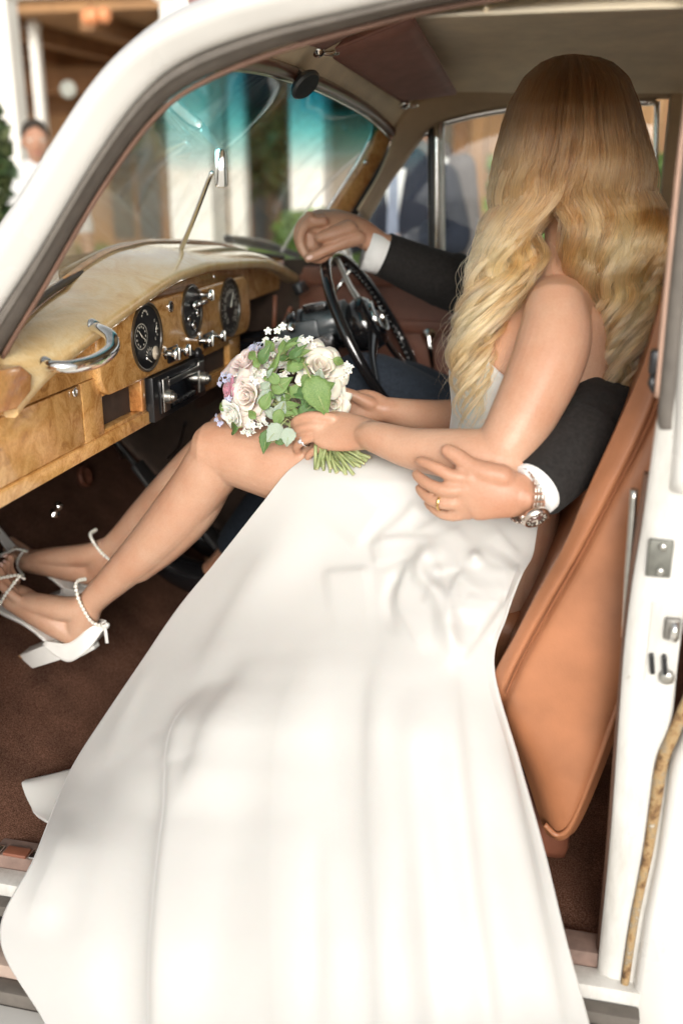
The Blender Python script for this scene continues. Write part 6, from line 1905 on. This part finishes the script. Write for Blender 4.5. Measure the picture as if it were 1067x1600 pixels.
for px_, w_ in [(165, .9), (262, .7), (420, .9)]:
    c = atd(px_, 250, 14.6); q = Geo(); q.box((c[0], 14.03, 1.0), (w_, .06, 1.5)); f_ = q.build('window', tim_d, hall, smooth=False)
    for dx in (-.25, .25):
        q = Geo(); q.box((c[0] + dx * w_, 13.99, 1.0), (w_ * .4, .03, 1.35)); q.build('pane', pbr('dark_pane', (0.05, 0.06, 0.06), 0.1, 0.1), f_, smooth=False)
c = atd(108, 140, 10.5); q = Geo(); q.lathe([(0, 0), (.08, 0), (.09, .02), (.08, .04), (0, .04)], c, (0.2, -1, 0), 24); q.build('wall_plaque', pbr('grey_plaque', (.35, .35, .3), .6, .2, 8), hall)
lamp = empty('hanging_lantern', atd(143, 26, 9.0), 'orange ribbed lantern hanging below the soffit', 'lantern')
c = atd(143, 26, 9.0)
q = Geo(); q.lathe([(0.02, -.08), (.06, -.075), (.075, -.04), (.065, -.02), (.08, .02), (.065, .04), (.06, .065), (.02, .08)], c, (1, 0, 0.08), 20); q.lathe([(0.02, -.08), (.06, -.07), (.075, -.04), (.06, 0), (.02, .02)], c + np.array([.17, 0, .01]), (1, 0, .1), 20); q.build('shade', pbr('orange_glass', (0.62, 0.24, 0.10), .3, .2, 10), lamp)
q = Geo(); q.tube([c, c + np.array([0, 0, 2.95 - c[2]])], .012, 6); q.build('rod', tim_d, lamp)
# foliage
def leaf_cloud(g, c, rad, n_, s, seed, m_n=2):
    rg_ = np.random.default_rng(seed)
    nb = max(6, n_ // 160); B = rg_.normal(0, 1, (nb, 3)); B /= np.linalg.norm(B, axis=1)[:, None]; B = B * rg_.uniform(.35, .85, (nb, 1)) * rad + c
    i = rg_.integers(0, nb, n_); d = rg_.normal(0, 1, (n_, 3)); d /= np.linalg.norm(d, axis=1)[:, None]
    p = B[i] + d * rg_.uniform(.55, 1.0, (n_, 1)) * np.array(rad) * .42
    a = rg_.normal(0, 1, (n_, 3)); a /= np.linalg.norm(a, axis=1)[:, None]; b = np.cross(a, rg_.normal(0, 1, (n_, 3))); b /= np.linalg.norm(b, axis=1)[:, None] + 1e-9
    ss = s * rg_.uniform(.6, 1.3, (n_, 1))
    V = np.stack([p - a * ss, p + b * ss * .45 + d * ss * .1, p + a * ss, p - b * ss * .45 + d * ss * .1], 1).reshape(-1, 3)
    g.V.append(V); base = g.n
    g.F += [(base + 4 * k, base + 4 * k + 1, base + 4 * k + 2, base + 4 * k + 3) for k in range(n_)]; g.M += list(rg_.integers(0, m_n, n_)); g.n += len(V)
FG = [pbr('light_foliage', (0.13, 0.20, 0.04), .6, .2, 3), pbr('mid_foliage', (0.075, 0.13, 0.03), .6, .2, 3)]
FD = [pbr('deep_foliage', (0.045, 0.085, 0.025), .6, .2, 3), pbr('olive_foliage', (0.085, 0.105, 0.035), .6, .2, 3)]
bark = pbr('bark', (0.10, 0.07, 0.045), .9, .2, 8, bs=.6)
def tree(px_, D, zc, rad, n_, s, label, mats, seed, name='tree', cat='tree'):
    c = atd(px_, 250, D); c[2] = zc
    t = empty(name, (c[0], c[1], GZ), label, cat)
    q = Geo(); q.tube([(c[0], c[1], GZ), (c[0] + .04, c[1], zc * .5), (c[0], c[1] + .03, zc)], [.10 * max(rad) / 1.2, .07 * max(rad) / 1.2, .04], 8)
    for k in range(5):
        a = k * 1.3; q.tube([(c[0], c[1], zc * .55 + .1 * k), (c[0] + .5 * rad[0] * math.cos(a), c[1] + .5 * rad[1] * math.sin(a), zc + .1 * k)], [.035, .012], 6)
    q.build('trunk', bark, t)
    q = Geo(); leaf_cloud(q, c, np.array(rad), n_, s, seed); q.build('crown', mats, t, smooth=False)
tree(418, 12.0, 1.9, (0.55, .6, 1.1), 5000, .09, 'slim leafy tree standing between the white columns', FD, 11)
tree(-56, 5.0, 1.15, (.16, .3, .75), 2500, .06, 'dark leafy shrub at the left beside the man in white', FD, 12, 'shrub', 'shrub')
tree(760, 15.0, 3.3, (1.0, 1.0, .8), 5000, .10, 'tree with yellowing leaves beyond the far window', FG, 13)
tree(1010, 13.0, 2.4, (.9, 1.0, 1.0), 5000, .10, 'tree with green and gold leaves behind the rear window frame', [FG[0], pbr('gold_foliage', (.30, .19, .04), .6, .2, 3)], 14)
def hedge(x0, x1, y0, y1, h, n_, label, seed, mats):
    t = empty('hedge', ((x0 + x1) / 2, (y0 + y1) / 2, GZ), label, 'hedge')
    q = Geo(); rg_ = np.random.default_rng(seed)
    p = np.stack([rg_.uniform(x0, x1, n_), rg_.uniform(y0, y1, n_), GZ + h * rg_.random(n_) ** .7], 1)
    a = rg_.normal(0, 1, (n_, 3)); a /= np.linalg.norm(a, axis=1)[:, None]; b = np.cross(a, rg_.normal(0, 1, (n_, 3))); b /= np.linalg.norm(b, axis=1)[:, None]
    s = .07 * rg_.uniform(.6, 1.3, (n_, 1))
    V = np.stack([p - a * s, p + b * s * .5, p + a * s, p - b * s * .5], 1).reshape(-1, 3); q.V.append(V); q.F = [(4 * k, 4 * k + 1, 4 * k + 2, 4 * k + 3) for k in range(n_)]; q.M = list(rg_.integers(0, 2, n_)); q.n = len(V)
    q.build('foliage', mats, t, smooth=False)
    q = Geo(); q.box(((x0 + x1) / 2, (y0 + y1) / 2, GZ + h * .42), ((x1 - x0) * .9, (y1 - y0) * .7, h * .8)); q.build('core', FD[0], t, smooth=False)
hedge(-2.6, -1.3, 7.2, 8.0, 1.15, 4500, 'low green hedge seen through the windscreen', 21, FG)
hedge(-0.9, 2.6, 8.2, 9.2, 1.62, 10000, 'bright clipped hedge seen through the far side window', 22, FG)
hedge(-5.2, -3.0, 8.2, 8.8, 0.75, 4500, 'low hedge at the foot of the white columns', 23, FG)
fw_ = empty('timber_fence', (0.8, 12.0, GZ), 'tall orange brown timber fence behind the bright hedge', 'fence')
for k in range(26):
    q = Geo(); q.box((-1.6 + k * .21, 12.0, 1.15), (.195, .05, 2.6), bev=.008); q.build('board', tim if k % 3 else tim_d, fw_, smooth=False)
# bystanders
def bystander(pos, face, label, top, bottom, shirt=None, tie=None, hands='clasped', bald=False, s=1.0, hairm=None):
    x, y = pos; f = np.array([math.cos(face), math.sin(face), 0]); sd = np.cross(f, [0, 0, 1.0]); u = np.array([0, 0, 1.0])
    o = np.array([x, y, GZ])
    p = lambda a, b, c: o + (f * a + sd * b + u * c) * s
    r = empty('person', o, label, 'person')
    def wl(g_, pts): 
        P = np.array([p(*q_[:3]) for q_ in pts]); g_.tube(P, np.array([(q_[3], q_[4] if len(q_) > 4 else q_[3]) for q_ in pts]) * s, 16, up=f, ns=20, round_cap=True)
    def arms(g_, k_, sleeve=1.0):
        for b in (-1, 1):
            if hands == 'clasped':
                pts = [(0, b * .19, 1.43, .055 * k_), (-.02, b * .26, 1.16, .048 * k_), (.13, b * .15, 1.17, .04 * k_), (.19, b * .06, 1.17, .035 * k_)]
            else:
                pts = [(0, b * .19, 1.43, .055 * k_), (-.02, b * .25, 1.15, .048 * k_), (.03, b * .26, .90, .038 * k_)]
            if sleeve < 1: pts = pts[:2]
            wl(g_, pts)
    g_ = Geo(); wl(g_, [(0, 0, .95, .15, .10), (0, 0, 1.15, .145, .10), (0, 0, 1.35, .17, .10), (0, 0, 1.45, .13, .08)]); wl(g_, [(0, 0, 1.42, .06), (.01, 0, 1.55, .055)])
    arms(g_, 1.0)
    for b in (-1, 1): 
        wl(g_, [(0, b * .09, .95, .085), (0, b * .10, .5, .055), (-.01, b * .10, .1, .045)]); wl(g_, [(-.04, b * .10, .05, .04), (.14, b * .11, .03, .035)])
        h0 = (.19, b * .05, 1.17) if hands == 'clasped' else (.04, b * .26, .86)
        dz = np.array([.04, -b * .05, -.01]) if hands == 'clasped' else np.array([.01, 0, -.08])
        wl(g_, [(*h0, .032, .02), (*(np.array(h0) + dz * .9), .036, .016)])
        for k in range(4):
            e = np.array([0, 0, (k - 1.5) * .018]) if hands == 'clasped' else np.array([(k - 1.5) * .018, 0, 0])
            wl(g_, [(*(np.array(h0) + dz * .9 + e), .010), (*(np.array(h0) + dz * 1.8 + e), .009), (*(np.array(h0) + dz * 2.2 + e + np.array([-.015, 0, 0])), .008)])
        wl(g_, [(*(np.array(h0) + np.array([.02, 0, .02])), .011), (*(np.array(h0) + dz + np.array([.03, 0, .03])), .009)])
    q_ = head(g_, p(.02, 0, 1.66), f, s)
    b_ = g_.build('body', M['skin_man'], r); fuse(b_, .012, 3); face_parts(q_, f, r, iris)
    g_ = Geo(); wl(g_, [(0, 0, .88, .175, .12), (0, 0, 1.15, .165, .118), (0, 0, 1.35, .195, .12), (0, 0, 1.46, .14, .09)]); arms(g_, 1.22, 1.0 if shirt else 0.5)
    j_ = g_.build('jacket' if shirt else 'shirt', top, r); fuse(j_, .014, 3)
    if shirt:
        g_ = Geo(); g_.prism([p(.126, -.05, 1.47), p(.126, .05, 1.47), p(.135, .010, 1.20), p(.135, -.010, 1.20)], tuple(f * .012)); g_.build('shirt_front', shirt, r, smooth=False)
        if tie is not None:
            g_ = Geo(); g_.prism([p(.142, -.018, 1.46), p(.142, .018, 1.46), p(.150, .026, 1.20), p(.150, 0, 1.16), p(.150, -.026, 1.20)], tuple(f * .006)); g_.build('tie', tie, r, smooth=False)
    g_ = Geo()
    for b in (-1, 1): wl(g_, [(0, b * .09, .98, .105), (0, b * .10, .5, .085), (-.01, b * .10, .1, .075)])
    t_ = g_.build('trousers', bottom, r); fuse(t_, .014, 3)
    for b in (-1, 1):
        g_ = Geo(); wl(g_, [(-.05, b * .10, .05, .048), (.08, b * .11, .045, .046), (.19, b * .115, .035, .038)]); g_.build('shoe', M['bakelite'], r)
    if not bald:
        k_ = Geo(); k_.ball((0, 0, 0), 1, 20); V = k_.verts() * np.array([.102, .084, .095]) * s; g_ = Geo(); g_.add(V @ np.stack([f, sd, u]) + p(-.008, 0, 1.70), k_.F); g_.build('hair', hairm, r)
dk = pbr('dark_hair', (.03, .02, .012), .7, .3, 60)
navy2 = pbr('navy_suit_cloth', (.013, .017, .030), .9, .15, 60); grey2 = pbr('grey_suit_cloth', (.13, .115, .112), .9, .15, 60)
c = at(628, 300, 3.5)
bystander((c[0], c[1]), R(-95), 'man in a navy suit with clasped hands outside the far quarter window', navy2, navy2, M['shirt'], pbr('pale_tie', (.22, .25, .33), .6, .1), s=1.02, hairm=dk)
c = at(674, 300, 4.4)
bystander((c[0] - .02, c[1]), R(-60), 'man in a light grey suit outside the far side window', grey2, grey2, M['shirt'], None, hands='down', s=1.06, hairm=dk)
c = at(60, 260, 4.6)
bystander((c[0], c[1]), R(-58), 'dark haired man in a white short sleeved shirt beyond the windscreen pillar', M['shirt'], pbr('sand_trousers', (.42, .33, .22), .9, .1), hands='down', s=1.0, hairm=dk)
